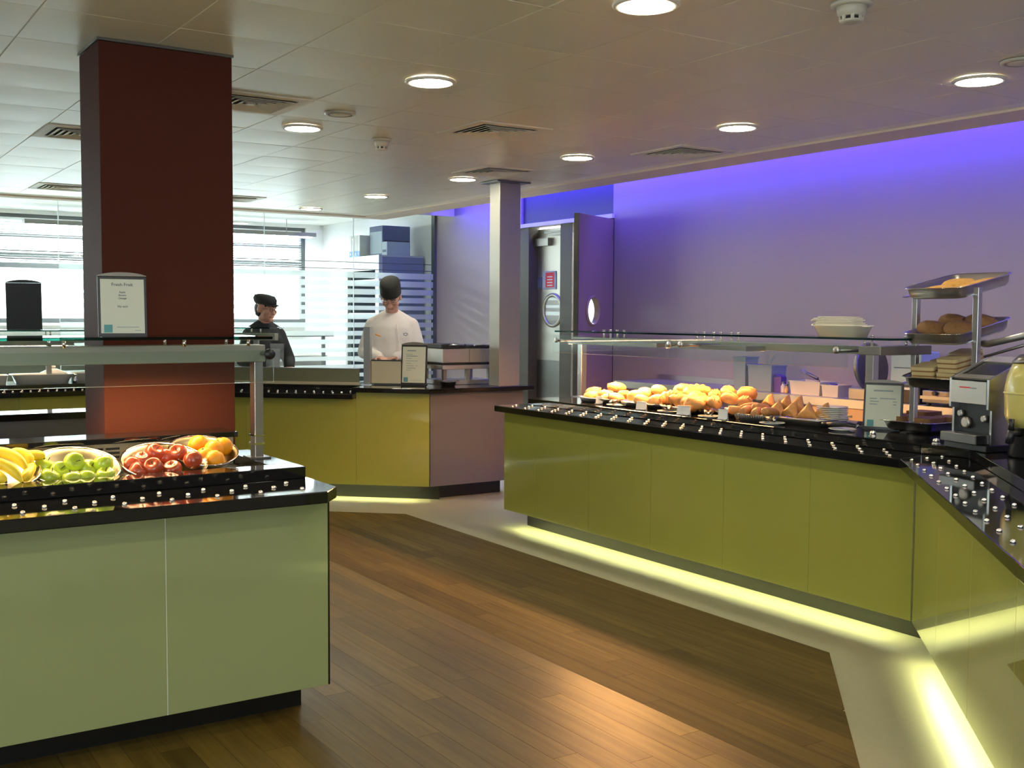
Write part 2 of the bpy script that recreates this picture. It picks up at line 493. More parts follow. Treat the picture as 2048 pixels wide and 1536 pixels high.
# downlights
def downlight_proto(label):
    t = thing('downlight', label, 'light', (0, 0, 0), 'downlights in the tiled ceiling')
    MB().lathe([(0.100, 0.0), (0.118, 0.0), (0.120, -0.006), (0.112, -0.012), (0.100, -0.012), (0.098, -0.004)], n=32, cap=False).build('rim', 'vent_white', t, local=True)
    MB().lathe([(0.101, -0.006), (0.100, -0.010), (0.07, -0.014), (0.001, -0.016)], n=32).build('diffuser', 'lamp_disc', t, local=True)
    return t
dl = downlight_proto('round white downlight at top edge, nearest in the left row')
LB = [((2.545, 3.03), None),
      ((2.545, 4.58), 'round white downlight, second in the row past the maroon column'),
      ((2.545, 6.12), 'round white downlight beside the square vent near the column'),
      ((4.60, 3.11), 'round white downlight nearest the violet wall, by the right edge'),
      ((4.60, 4.65), 'round white downlight in the violet wall row, second from right'),
      ((4.57, 6.15), 'round white downlight right above the pastry end, third from right'),
      ((4.54, 7.64), 'round white downlight just left of the steel post top'),
      ((4.54, 9.2), 'round white downlight above the chef, farther than the steel post'),
      ((4.53, 10.68), 'smallest farthest downlight at the far ceiling edge')]
for k, (p, lb) in enumerate(LB):
    if k == 0: dl.location = (p[0], p[1], CEIL - 0.004)
    else: dup(dl, (p[0], p[1], CEIL - 0.004), None, lb)
for p, lb in (((2.545, 1.5), 'first above the wooden floor'), ((4.6, 1.55), 'first above the angled counter'), ((2.545, -0.1), 'second above the wooden floor'), ((4.6, 0.0), 'second above the angled counter'),
              ((0.5, 1.5), 'in front of the fruit counter'), ((0.5, 0.0), 'near the added window behind'), ((-1.6, 1.5), 'by the added side window'), ((-1.6, 3.0), 'beside the fruit counter end')):
    dup(dl, (p[0], p[1], CEIL - 0.004), None, 'added round white downlight out of view behind the viewpoint, ' + lb)  # unseen downlights, added for illumination

# square four-way diffusers
VL = ['square ceiling vent with concentric fins beside the maroon column', 'square ceiling vent with dark fins in mid ceiling, past the second downlight',
      'square ceiling vent by the ceiling edge along violet wall', 'square ceiling vent just above the steel post',
      'white framed ceiling vent partly behind the left side of column', 'far small ceiling vent left of column near the windows', 'far small ceiling vent right of column near the windows']
for k, (i, j) in enumerate(VENTS):
    cx, cy = TX0 + (i + .5) * TDX, TY0 + (j + .5) * TDY
    t = thing('ceiling_vent', VL[k], 'vent', (cx, cy, CEIL), 'square vents in the tiled ceiling')
    MB().box(-.245, .245, -.252, .252, -0.0008, 0.0010).build('backing', 'vent_dark', t, local=True)
    fr = MB()
    a, b2 = .2475, .19
    for (x0, x1, y0, y1) in ((-a, a, -a - .007, -b2), (-a, a, b2, a + .007), (-a, -b2, -b2, b2), (b2, a, -b2, b2)):
        fr.box(x0, x1, y0, y1, -0.006, 0.003)
    fr.build('frame', 'vent_white', t, local=True)
    for q, rr in enumerate((0.165, 0.128, 0.091, 0.054)):
        fn = MB()
        o1, i1 = rr + .012, rr - .016
        ring = []
        for (r, z) in ((o1, -0.013), (o1, -0.010), (i1, 0.0), (i1, -0.003)):
            ring.append([(-r, -r, z), (r, -r, z), (r, r, z), (-r, r, z)])
        fn.ring_loft(ring + [ring[0]], cap=False, smooth=False)
        fn.build('fin', 'vent_white', t, local=True)
    MB().box(-.02, .02, -.02, .02, -0.012, 0.0).build('centre_plate', 'vent_white', t, local=True)

def detector(x, y, label, s=1.0):
    t = thing('smoke_detector', label, 'smoke detector', (x, y, CEIL - 0.004))
    MB().lathe([(0.062 * s, 0), (0.062 * s, -0.010), (0.05 * s, -0.014)], n=24).build('base', 'detector', t, local=True)
    MB().lathe([(0.046 * s, -0.012), (0.041 * s, -0.040), (0.036 * s, -0.043), (0.036 * s, -0.048)], n=24).build('body', 'detector', t, local=True)
    for k in range(8):
        a = 2 * PI * k / 8
        MB().obox((0.034 * s * math.cos(a), 0.034 * s * math.sin(a), -0.054), (math.cos(a), math.sin(a), 0), (-math.sin(a), math.cos(a), 0), (0, 0, 1), .003, .006, .008).build('grille_rib', 'detector', t, local=True)
    MB().lathe([(0.026 * s, -0.046), (0.026 * s, -0.058)], n=16).build('sensor_core', 'vent_dark', t, local=True)
    MB().lathe([(0.036 * s, -0.060), (0.034 * s, -0.066), (0.02 * s, -0.068)], n=24).build('lower_cap', 'detector', t, local=True)
detector(3.13, 2.62, 'cream smoke detector at the top edge of the ceiling', 1.15)
detector(3.12, 6.24, 'cream smoke detector in mid ceiling right of the vent and downlight')
for (x, y, lb) in ((2.54, 5.58, 'flat round ceiling speaker beside the downlight near the column'), (4.42, 2.79, 'flat round ceiling speaker cut off by right edge of ceiling')):
    t = thing('ceiling_speaker', lb, 'speaker', (x, y, CEIL - 0.003))
    MB().lathe([(0.085, 0), (0.085, -0.008), (0.07, -0.012), (0.066, -0.009)], n=28, cap=False).build('rim', 'detector', t, local=True)
    MB().lathe([(0.067, -0.007), (0.04, -0.013), (0.001, -0.014)], n=28).build('cover', 'vent_white', t, local=True)

# ------------------------------------------------------------------ setting: walls, doors, windows
DZ = 2.42
struct('wall_right', MB().box(XW, XW + .1, -3.2, 8.30, 0, 3.0).box(XW, XW + .1, 9.88, 11.72, 0, 3.0), 'wall_violet')
struct('wall_right_header', MB().box(XW + .03, XW + .1, 8.30, 9.88, DZ + .02, 3.0), 'blue_panel')
struct('wall_right_kitchen', MB().box(XW, XW + .1, 11.80, 15.4, 0, 2.79), 'wall_white')
struct('trim_2', MB().box(XW - .03, XW + .1, 11.72, 11.80, 0, 3.0), 'window_frame')
for yj in (-0.9, 0.9, 2.7, 4.5, 6.3):
    pass
struct('wall_front', MB().box(-4.4, -2.6, -3.3, -3.2, 0, 3.0).box(0.6, 8.4, -3.3, -3.2, 0, 3.0).box(-2.6, .6, -3.3, -3.2, 0, .8).box(-2.6, .6, -3.3, -3.2, 2.3, 3.0), 'wall_plain')
f = MB()
for (a, b, z0, z1) in ((-2.6, .6, .8, .86), (-2.6, .6, 2.24, 2.3), (-2.6, -2.54, .86, 2.24), (.54, .6, .86, 2.24), (-1.03, -.97, .86, 2.24)):
    f.box(a, b, -3.28, -3.22, z0, z1)
w8 = struct('window_7', f, 'window_frame')  # unseen window behind the view, added to daylight the fruit counter
MB().box(-2.54, -1.03, -3.255, -3.245, .86, 2.24).build('pane', 'window_glass', w8)
MB().box(-.97, .54, -3.255, -3.245, .86, 2.24).build('pane', 'window_glass', w8)
struct('wall_left', MB().box(-4.3, -4.2, -3.2, 0.2, 0, 3).box(-4.3, -4.2, 2.2, 15.4, 0, 3).box(-4.3, -4.2, .2, 2.2, 0, .8).box(-4.3, -4.2, .2, 2.2, 2.4, 3), 'wall_plain')
# lobby behind the double door
struct('wall_lobby', MB().box(7.9, 8.0, 7.6, 10.6, 0, 3).box(XW + .1, 7.9, 7.5, 7.6, 0, 3).box(XW + .1, 7.9, 10.6, 10.7, 0, 3).box(XW + .1, 8.0, 7.5, 10.7, 3.0, 3.05), 'wall_white')
# door frame
struct('trim_3', MB().box(XW - .02, XW + .12, 9.70, 9.88, 0, DZ).box(XW - .015, XW + .12, 8.94, 9.14, 0, DZ).box(XW - .02, XW + .12, 8.28, 8.34, 0, DZ), 'door_frame', bevel=.004)
struct('trim_4', MB().box(XW - .03, XW + .12, 8.28, 9.88, DZ, DZ + .04), 'wall_white')
# fixed leaf with porthole
def porthole(parent, c, n, u, r, m_ring, m_glass, rw=.035):
    mb = MB(); c, n, u = Vector(c), Vector(n), Vector(u); v = n.cross(u)
    rings = []
    for (rr, h) in ((r, 0.0), (r + rw, 0.0), (r + rw, 0.012), (r + rw * .3, 0.02), (r, 0.012)):
        rings.append([c + n * h + (u * math.cos(2 * PI * i / 36) + v * math.sin(2 * PI * i / 36)) * rr for i in range(36)])
    mb.ring_loft(rings + [rings[0]], cap=False)
    mb.build('porthole_ring', m_ring, parent)
    g = MB(); g.lathe([(r, 0.004), (r, 0.008)], c, 36, n); g.build('porthole_glass', m_glass, parent)
d1 = struct('door_1', MB().box(XW + .10, XW + .15, 8.96, 9.78, 0.01, DZ - .02), 'brushed_steel', bevel=.003)
porthole(d1, (XW + .10, 9.42, 1.545), (-1, 0, 0), (0, 1, 0), .145, 'brushed_steel', 'thin_plastic')
MB().box(XW + .093, XW + .0995, 8.96, 9.78, 0.02, 1.02).build('kick_plate', 'steel_dark', d1)
MB().box(XW + .05, XW + .0995, 9.45, 9.74, DZ - .2, DZ - .12).build('door_closer', 'steel_grey', d1)
MB().box(XW + .07, XW + .085, 9.2, 9.55, DZ - .07, DZ - .05).box(XW + .06, XW + .07, 9.15, 9.45, DZ - .1, DZ - .085).build('closer_arm', 'steel_dark', d1)
MB().box(XW + .094, XW + .0995, 9.61, 9.72, 1.78, 1.895).build('blue_notice', 'box_slate', d1)
pn = MB().box(XW + .092, XW + .0995, 9.36, 9.605, 1.765, 1.955).build('notice_card', 'box_pale', d1)
pr = MB().box(XW + .0905, XW + .0917, 9.39, 9.545, 1.785, 1.94).build('red_notice', 'red_print', d1)
for k in range(4):
    MB().box(XW + .089, XW + .0903, 9.42, 9.515, 1.80 + k * .03, 1.812 + k * .03).build('printed_line', 'card_white', pr)
t = thing('linear_light', 'bright ceiling light in the lobby behind the kitchen doors', 'light', (7.3, 8.9, 2.95))
MB().box(7.15, 7.45, 8.0, 10.2, 2.95, 2.999).build('housing', 'steel_grey', t)
MB().box(7.18, 7.42, 8.05, 10.15, 2.93, 2.949).build('tube', 'tube_glow', t)
# open leaf
hx_, hy_ = XW - .02, 8.30
fx_, fy_ = 5.935, 7.985
du = Vector((fx_ - hx_, fy_ - hy_, 0)); LW = du.length; du.normalize()
dn = Vector((du.y, -du.x, 0))
if dn.y > 0: dn = -dn
lc = Vector((hx_, hy_, DZ / 2)) + du * (LW / 2)
hu, hz, hr = LW * .10, 1.535 - DZ / 2, .125
def leaf_rings():
    n = 40; A, B = LW / 2, DZ / 2 - .012; out_, in_ = [], []
    for i in range(n):
        a = 2 * PI * (i + .5) / n; ca, sa = math.cos(a), math.sin(a)
        k = min((A - hu if ca > 0 else A + hu) / max(abs(ca), 1e-6), (B - hz if sa > 0 else B + hz) / max(abs(sa), 1e-6))
        out_.append((hu + ca * k, hz + sa * k)); in_.append((hu + hr * ca, hz + hr * sa))
    for (sx, sy) in ((1, 1), (1, -1), (-1, 1), (-1, -1)):
        q = min(range(n), key=lambda i: (out_[i][0] - sx * A) ** 2 + (out_[i][1] - sy * B) ** 2); out_[q] = (sx * A, sy * B)
    W3 = lambda p, d: lc + du * p[0] + Vector((0, 0, p[1])) + dn * d
    return [[W3(p, d) for p in q] for (q, d) in ((out_, .022), (in_, .022), (in_, -.022), (out_, -.022), (out_, .022))]
d2 = struct('door_2', MB().ring_loft(leaf_rings(), cap=False, smooth=False), 'door_laminate')
MB().obox(Vector((hx_, hy_, DZ / 2)) + du * (LW + .004), du, dn, (0, 0, 1), .004, .024, DZ / 2 - .012).build('edge_strip', 'steel_dark', d2)
pc = Vector((hx_, hy_, 1.535)) + du * (LW * .60) + dn * .022
porthole(d2, pc, dn, du, .120, 'door_laminate', 'clear_glass', .022)
for k, zz in enumerate((0.3, 1.2, 2.2)):
    MB().cyl(Vector((hx_ - .01, hy_ - .02, zz)), .012, .11, 10).build('hinge', 'steel_grey', d2)

# windows in the back wall
YB = 15.1
wb = MB().box(-4.4, XW + .1, YB, YB + .25, 0, 1.36).box(-4.4, XW + .1, YB, YB + .25, 2.74, 3.0).box(6.33, XW + .1, YB, YB + .25, 1.36, 2.74)
struct('wall_back', wb, 'wall_white')
def window(n, x0, x1):
    f = MB()
    for (a, b, z0, z1) in ((x0, x1, 1.36, 1.42), (x0, x1, 2.68, 2.74), (x0, x0 + .06, 1.42, 2.68), (x1 - .06, x1, 1.42, 2.68), (x0 + .06, x1 - .06, 2.06, 2.125), (x0 + .06, x1 - .06, 2.195, 2.25), (x0 + .06, x1 - .06, 2.45, 2.49)):
        f.box(a, b, YB + .05, YB + .13, z0, z1)
    wdw = struct('window_%d' % n, f, 'window_frame')
    MB().box(x0 + .06, x1 - .06, YB + .08, YB + .088, 1.42, 2.07).build('pane', 'window_glass', wdw)
    MB().box(x0 + .06, x1 - .06, YB + .08, YB + .088, 2.12, 2.68).build('pane', 'window_glass', wdw)
    MB().box(x0 + .05, x1 - .05, YB - .10, YB + .05, 1.33, 1.36).build('sill', 'wall_white', wdw)
    k = 0; z = 2.66
    zend = 1.95 if x1 < 3.4 else 2.14
    slat = MB().obox((0, 0, 0), (1, 0, 0), (0, .9, -.43), (0, .43, .9), (x1 - x0) / 2 - .07, .0125, .0008).mesh('blind_slat', 'blind')
    while z > zend:
        share(slat, 'blind_slat', wdw, ((x0 + x1) / 2, YB + .025, z)); z -= .032; k += 1
    MB().box(x0 + .07, x1 - .07, YB + .012, YB + .04, 2.665, 2.69).build('blind_rail', 'blind', wdw)
xs = [-4.2 + i * 2.106 for i in range(6)]
for n in range(5): window(n + 1, xs[n], xs[n + 1])
# unseen left window, added to let in side daylight
f = MB()
for (a, b, z0, z1) in ((.2, 2.2, .8, .86), (.2, 2.2, 2.34, 2.4), (.2, .26, .86, 2.34), (2.14, 2.2, .86, 2.34)):
    f.box(-4.28, -4.2, a, b, z0, z1)
w7 = struct('window_6', f, 'window_frame')
MB().box(-4.25, -4.24, .26, 2.14, .86, 2.34).build('pane', 'window_glass', w7)
struct('ground_outside', MB().box(-30, 30, 15.6, 40, -4.1, -4.0), 'outside_ground')

# ------------------------------------------------------------------ maroon column
col = thing('column', 'tall maroon square column standing behind the fruit counter, up to the ceiling', 'column', (1.33, 4.79, 0))
MB().box(COLX0, COLX1, COLY0, COLY1, 0, CEIL - .015).build('shaft', 'copper_laminate', col, .003)
fr = MB()
for (x0, x1, y0, y1) in ((COLX0 - .006, COLX1 + .006, COLY0 - .006, COLY0), (COLX0 - .006, COLX1 + .006, COLY1, COLY1 + .006), (COLX0 - .006, COLX0, COLY0, COLY1), (COLX1, COLX1 + .006, COLY0, COLY1)):
    fr.box(x0, x1, y0, y1, CEIL - .014, CEIL - .003)
fr.build('ceiling_trim', 'steel_dark', col)

# ------------------------------------------------------------------ shared small parts
stud_me = MB().lathe([(0.0085, 0.0), (0.0085, 0.002), (0.0075, 0.006), (0.004, 0.0082), (0.0005, 0.0088)], n=10).mesh('stud', 'chrome')
TZ0, TZ1, SZ0, SZ1 = 0.812, 0.855, 0.860, 0.900
PZ0, PZ1 = 0.115, 0.812

# ------------------------------------------------------------------ fruit counter
fc = thing('fruit_counter', 'daylit green glass fronted counter with black top holding the fruit bowls', 'counter', (0.6, 4.0, 0))
FY = 3.71
seams = [1.635, 1.043, 0.447, -0.15, -0.75, -1.35]
for k in range(5):
    MB().box(seams[k + 1] + .0015, seams[k] - .0015, FY, FY + .018, PZ0, PZ1 - .002).build('front_panel', 'daylit_green_glass', fc, .0015)
for x in seams[1:5]:
    MB().box(x - .0014, x + .0014, FY + .001, FY + .018, PZ0, PZ1 - .002).build('joint_strip', 'pvc_frost', fc)
MB().box(1.617, 1.6345, FY + .0185, 4.6, PZ0, PZ1 - .002).build('end_panel', 'daylit_green_glass', fc)
MB().box(1.6352, 1.640, FY, FY + .03, PZ0, PZ1 - .002).build('corner_edge', 'black_plinth', fc)
MB().box(-1.35, 1.595, FY + .02, FY + .06, PZ0 + .01, PZ1 - .004).build('carcass', 'black_plinth', fc)
MB().box(-1.35, 1.585, 3.855, 4.5, 0.0025, PZ0 - .001).build('plinth', 'black_plinth', fc)
MB().prism([(-1.4, 3.60), (1.585, 3.60), (1.66, 3.69), (1.66, 4.58), (-1.4, 4.58), ], TZ0, TZ1 - .0).build('tray_rail', 'black_granite', fc, .004)
# top slab with a sunken well
def frame_slab(x0, x1, y0, y1, a0, a1, b0, b1, z0, z1):
    return MB().box(x0, x1, y0, b0, z0, z1).box(x0, x1, b1, y1, z0, z1).box(x0, a0, b0, b1, z0, z1).box(a1, x1, b0, b1, z0, z1)
MB().box(-1.4, 1.645, 3.94, 4.06, TZ1, SZ1).build('top_slab', 'black_granite', fc, .003)
MB().box(1.535, 1.645, 4.0605, 4.57, TZ1, SZ1).build('top_slab', 'black_granite', fc, .003)
MB().box(-1.35, 1.532, 4.062, 4.44, TZ1, TZ1 + .006).build('well_floor', 'steel_dark', fc)
bp_ = MB().box(-1.35, 1.532, 4.44, 4.452, TZ1, 0.975).build('back_panel', 'beige_steel', fc)
for cx in (0.985, 1.048, 1.30, 1.36, 0.2, 0.26):
    for r in range(5):
        MB().box(cx - .026, cx + .026, 4.4375, 4.4398, .882 + r * .0165, .891 + r * .0165).build('vent_slot', 'vent_dark', bp_)
MB().box(-1.4, 1.535, 4.385, 4.575, 0.978, 1.000).build('back_ledge', 'black_granite', fc, .003)
MB().box(-1.35, 1.50, 4.455, 4.57, TZ1, .978).build('ledge_support', 'steel_dark', fc)
for k in range(-1, 8):
    for r in range(3):
        if 0.441 + .155 * k + .0775 * r > 1.6: continue
        share(stud_me, 'stud', fc, (0.441 + .155 * k + .0775 * r, 3.69 + .077 * r, TZ1))

# gantry with glass shelf over the fruit
fg = thing('fruit_gantry', 'steel gantry with glass shelf and hanging glass above the fruit bowls', 'gantry', (1.57, 4.3, SZ1))
MB().box(-1.4, 1.60, 4.24, 4.34, 1.292, 1.360).build('beam', 'beam_grey', fg, .003)
MB().box(1.562, 1.598, 4.262, 4.318, SZ1 + .004, 1.292).build('post', 'steel', fg, .002)
MB().box(1.538, 1.622, 4.242, 4.338, SZ1, SZ1 + .006).build('base_plate', 'steel_dark', fg)
MB().box(1.558, 1.602, 4.258, 4.322, .955, .963).build('post_collar', 'chrome', fg)
MB().box(1.558, 1.602, 4.258, 4.322, .99, .995).build('post_collar', 'chrome', fg)
sh = MB().box(-1.4, 1.575, 4.10, 4.48, 1.385, 1.396).build('glass_shelf', 'clear_glass', fg)
MB().box(-1.4, 1.5755, 4.0985, 4.0999, 1.385, 1.396).box(1.5752, 1.577, 4.10, 4.48, 1.385, 1.396).build('glass_edge', 'edge_glass', sh)
for x in (0.42, 0.82, 1.25, 1.5):
    MB().cyl((x, 4.16, 1.358), .007, .027, 10).build('shelf_pin', 'chrome', fg)
    MB().cyl((x, 4.42, 1.358), .007, .027, 10).build('shelf_pin', 'chrome', fg)
MB().box(-1.4, 1.60, 4.34, 4.44, 1.345, 1.358).build('shelf_bracket', 'beam_grey', fg)
hg = MB().box(-1.4, 1.61, 4.176, 4.184, 1.214, 1.34).build('hanging_glass', 'clear_glass', fg)
MB().box(-1.4, 1.61, 4.1765, 4.1835, 1.2125, 1.2139).build('glass_edge', 'beige_steel', hg)
for x in (1.585, 0.35):
    MB().cyl((x, 4.16, 1.325), .0085, .08, 10, (0, 1, 0)).build('clamp_rod', 'steel_dark', fg)
    MB().lathe([(0.005, 0), (.021, .003), (.021, .014), (.006, .018)], (x, 4.145, 1.325), 16, (0, 1, 0)).build('clamp_knob', 'black_plastic', fg)
lh = MB().box(-1.3, 1.45, 4.345, 4.405, 1.330, 1.3445).box(-1.3, 1.45, 4.345, 4.349, 1.312, 1.330).box(-1.3, 1.45, 4.406, 4.411, 1.300, 1.3445).box(-1.304, -1.3, 4.345, 4.411, 1.30, 1.3445).box(1.45, 1.454, 4.345, 4.411, 1.30, 1.3445).build('lamp_housing', 'steel_grey', fg)
MB().box(-1.25, 1.42, 4.355, 4.40, 1.318, 1.3295).build('lamp_strip', 'fruit_glow', lh)

# ------------------------------------------------------------------ serving counter on the right (R) and its angled wing (D)
rc = thing('serving_counter', 'long olive glass fronted counter with black top under the pastries', 'counter', (4.6, 4.8, 0))
ys = [6.485, 6.1, 5.5, 4.9, 4.3, 3.7, 3.10]
for k in range(6):
    MB().box(4.20, 4.218, ys[k + 1] + .0008, ys[k] - .0008, PZ0, PZ1 - .002).build('front_panel', 'green_glass', rc, .001)
MB().box(4.22, 4.26, 3.12, 6.46, PZ0 + .05, PZ1 - .004).build('carcass', 'black_plinth', rc)
MB().box(4.2185, 4.95, 6.467, 6.485, PZ0, PZ1 - .002).build('end_panel', 'green_glass', rc)
MB().box(4.345, 4.95, 3.15, 6.40, 0.0, PZ0 - .001).build('plinth', 'black_plinth', rc)
dA = (4.13, 3.123)
MB().prism([(4.13, 6.51), (4.13, 3.126), (4.36, 3.022 + .12), (5.05, 3.45), (5.05, 6.51)], TZ0, TZ1).build('tray_rail', 'black_granite', rc, .004)
MB().prism([(4.37, 6.44), (4.37, 3.20), (5.05, 2.95), (5.05, 6.44)], TZ1 + .0004, SZ1).build('top_slab', 'black_granite', rc, .003)
for k in range(0, 21):
    for r in range(3):
        y = 3.215 + .1555 * k + .08 * r
        if y < 3.12 or y > 6.48: continue
        share(stud_me, 'stud', rc, (4.175 + .083 * r - .012 * (k / 20), y, TZ1))

dc = thing('angled_counter', 'angled olive glass counter wing with studded black top at the right edge', 'counter', (3.8, 2.2, 0))
s2 = math.sqrt(.5)
dd = Vector((-s2, -s2, 0)); dnn = Vector((-s2, s2, 0))
P0d = Vector((4.208, 3.102, 0))
def dpt(t, o, z=0): 
    p = P0d + dd * t + dnn * o
    return (p.x, p.y) if z is None else Vector((p.x, p.y, z))
for k in range(4):
    a, b = .006 + k * .62, .006 + (k + 1) * .62
    MB().prism([dpt(a, 0, None), dpt(b - .0015, 0, None), dpt(b - .0015, -.018, None), dpt(a, -.018, None)], PZ0, PZ1 - .002).build('front_panel', 'green_glass', dc, .001)
MB().prism([dpt(.02, -.02, None), dpt(2.5, -.02, None), dpt(2.5, -.06, None), dpt(.02, -.06, None)], PZ0 + .05, PZ1 - .004).build('carcass', 'black_plinth', dc)
MB().prism([dpt(.2, -.145, None), dpt(2.5, -.145, None), dpt(2.5, -.7, None), dpt(.2, -.7, None)], 0, PZ0 - .001).build('plinth', 'black_plinth', dc)
MB().prism([(4.1295, 3.1255), dpt(2.5, .07, None), dpt(2.5, -.80, None), (5.05, 2.88), (5.05, 3.449), (4.36, 3.1415)], TZ0, TZ1 - .0003).build('tray_rail', 'black_granite', dc, .003)
MB().prism([(4.372, 3.195), (4.41, 2.97), dpt(.6, -.235, None), dpt(2.5, -.235, None), dpt(2.5, -.80, None), (5.05, 2.5), (5.05, 2.945)], TZ1, SZ1 - .0004).build('top_slab', 'black_granite', dc, .003)
for k in range(0, 14):
    for r in range(3):
        p = Vector((4.124, 3.059, 0)) + Vector((-.1155, -.1165, 0)) * k + Vector((.1125, .003, 0)) * r
        share(stud_me, 'stud', dc, (p.x, p.y, TZ1))

# under-plinth strips
for nm, lb, pts in (('plinth_light', 'glowing light strip under the long olive counter front', [(4.225, 3.2), (4.225, 6.35), (4.245, 6.35), (4.245, 3.2)]),
                ('plinth_light', 'glowing light strip under the angled counter wing', [dpt(.25, -.03, None), dpt(2.4, -.03, None), dpt(2.4, -.05, None), dpt(.25, -.05, None)])):
    t = thing(nm, lb, 'light', (pts[0][0], pts[0][1], PZ0))
    MB().prism(pts, PZ0 + .018, PZ0 + .024).build('light_strip', 'plinth_glow', t)
    MB().prism(pts, PZ0 + .0245, PZ0 + .03).build('channel', 'steel_grey', t)

# ------------------------------------------------------------------ gantry above the pastries
pg = thing('pastry_gantry', 'long glass and steel gantry with heat lamps above the pastries', 'gantry', (4.6, 4.9, SZ1))
MB().box(4.76, 4.86, 3.66, 6.44, 1.290, 1.332).build('beam', 'beam_grey', pg, .003)
MB().box(4.48, 4.88, 3.52, 3.655, 1.298, 1.342).build('end_box', 'steel_grey', pg, .003)
for y in (6.39, 3.83):
    MB().box(4.785, 4.83, y - .025, y + .025, SZ1 + .004, 1.29).build('post', 'steel', pg, .002)
    MB().box(4.76, 4.86, y - .045, y + .045, SZ1, SZ1 + .006).build('base_plate', 'steel_dark', pg)
sh = MB().box(4.47, 4.97, 3.46, 6.26, 1.372, 1.383).build('glass_shelf', 'clear_glass', pg)
MB().box(4.4685, 4.4699, 3.46, 6.26, 1.372, 1.383).box(4.4685, 4.97, 3.4575, 3.4595, 1.372, 1.383).build('glass_edge', 'edge_glass', sh)
for y in (3.6, 3.86, 4.85, 5.0, 5.15, 5.95, 6.1):
    for x in (4.78, 4.84):
        MB().cyl((x, y, 1.332), .007, .040, 10).build('shelf_pin', 'chrome', pg)
        MB().cyl((x, y, 1.3835), .011, .006, 10).build('shelf_cap', 'chrome', pg)
for (a, b) in ((3.70, 4.975), (4.985, 6.25)):
    hg = MB().box(4.450, 4.458, a, b, 1.232, 1.352).build('hanging_glass', 'clear_glass', pg)
    MB().box(4.4505, 4.4575, a, b, 1.2305, 1.2319).build('glass_edge', 'drawer_wood', hg)
for y in (3.76, 4.93, 5.03, 6.2):
    MB().cyl((4.44, y, 1.314), .008, .32, 10, (1, 0, 0)).build('clamp_rod', 'steel_dark', pg)
    MB().lathe([(.006, 0), (.018, .002), (.018, .012), (.006, .016)], (4.432, y, 1.318), 16, (1, 0, 0)).build('clamp_disc', 'steel', pg)
for (a, b) in ((4.55, 5.25), (5.33, 6.28)):
    hl = MB().box(4.60, 4.755, a, b, 1.3005, 1.315).box(4.60, 4.604, a, b, 1.288, 1.3005).box(4.751, 4.755, a, b, 1.284, 1.3005).box(4.604, 4.751, a, a + .004, 1.286, 1.3005).box(4.604, 4.751, b - .004, b, 1.286, 1.3005).build('lamp_housing', 'steel_grey', pg)
    MB().box(4.63, 4.70, a + .03, b - .03, 1.292, 1.3).build('lamp_strip', 'heat_glow' if a < 5 else 'heat_glow_far', hl)

# ------------------------------------------------------------------ back counter: angled run B, short run C, far run A
bc = thing('back_counter', 'far angled counter with olive and mauve panels in front of the chef', 'counter', (4.2, 8.0, 0))
bu = Vector((-.741, .672, 0)); bi = Vector((.672, .741, 0))
P0b = Vector((4.23, 7.62, 0))
def bpt(t, o): 
    p = P0b + bu * t + bi * o
    return (p.x, p.y)
TB = 2.69
for a, b, zt in ((.004, 0.605, .865), (.605, 1.53, .814), (1.53, 2.13, .814), (2.13, TB, .814)):
    MB().prism([bpt(a, 0), bpt(b - .001, 0), bpt(b - .001, .018), bpt(a, .018)], .12, zt).build('front_panel', 'green_glass', bc, .001)
MB().box(4.235, 5.12, 7.62, 7.638, .12, .868).build('side_panel', 'mauve_glass', bc)
MB().box(5.102, 5.12, 7.638, 8.2, .12, .868).build('end_panel', 'mauve_glass', bc)
MB().prism([bpt(-.05, .13), bpt(TB - .1, .13), bpt(TB - .1, .6), (4.9, 8.15), (4.98, 7.75), (4.38, 7.75)], 0, .119).build('plinth', 'black_plinth', bc)
q = bpt(.62, -.05)
MB().prism([(5.18, 7.54), (4.185, 7.54), q, bpt(.62, .25), bpt(TB, .25), bpt(TB + .1, .75), bpt(.62, .75), (4.72, 8.3), (5.18, 8.3)], .868, .905).build('top_slab', 'black_granite', bc, .003)
MB().prism([bpt(.605, -.09), bpt(TB + .02, -.09), bpt(TB + .02, .27), bpt(.605, .27)], .815, .855).build('tray_rail', 'black_granite', bc, .003)
for k in range(0, 13):
    for r in range(3):
        p = bpt(.70 + .155 * k + .05 * r, .16 - .075 * r)
        share(stud_me, 'stud', bc, (p[0], p[1], .855))
MB().prism([bpt(.625, .255), bpt(TB, .255), bpt(TB, .275), bpt(.625, .275)], .8552, .8678).build('riser', 'black_granite', bc)
ac = thing('far_counter', 'far straight counter with studded black tray rail left of the column', 'counter', (0.5, 9.6, 0))
for k in range(6):
    MB().box(2.22 - (k + 1) * .7, 2.22 - k * .7 - .002, 9.45, 9.468, .12, .812).build('front_panel', 'green_glass', ac, .001)
MB().box(-2.0, 2.1, 9.58, 10.1, 0, .119).build('plinth', 'black_plinth', ac)
MB().box(-2.0, 2.16, 9.36, 9.70, .815, .855).build('tray_rail', 'black_granite', ac, .003)
MB().box(-2.0, 2.20, 9.62, 10.2, .8555, .90).build('top_slab', 'black_granite', ac, .003)
for k in range(0, 14):
    for r in range(3):
        share(stud_me, 'stud', ac, (0.9 + .155 * k * .85 + .05 * r, 9.40 + .075 * (2 - r) if r < 2 else 9.40, .855))
for nm, lb, pts in (('plinth_light', 'glowing light strip under the far angled counter', [bpt(.1, .025), bpt(2.5, .025), bpt(2.5, .045), bpt(.1, .045)]),):
    t = thing(nm, lb, 'light', (pts[0][0], pts[0][1], .12))
    MB().prism(pts, .138, .144).build('light_strip', 'plinth_glow', t)
    MB().prism(pts, .1445, .15).build('channel', 'steel_grey', t)
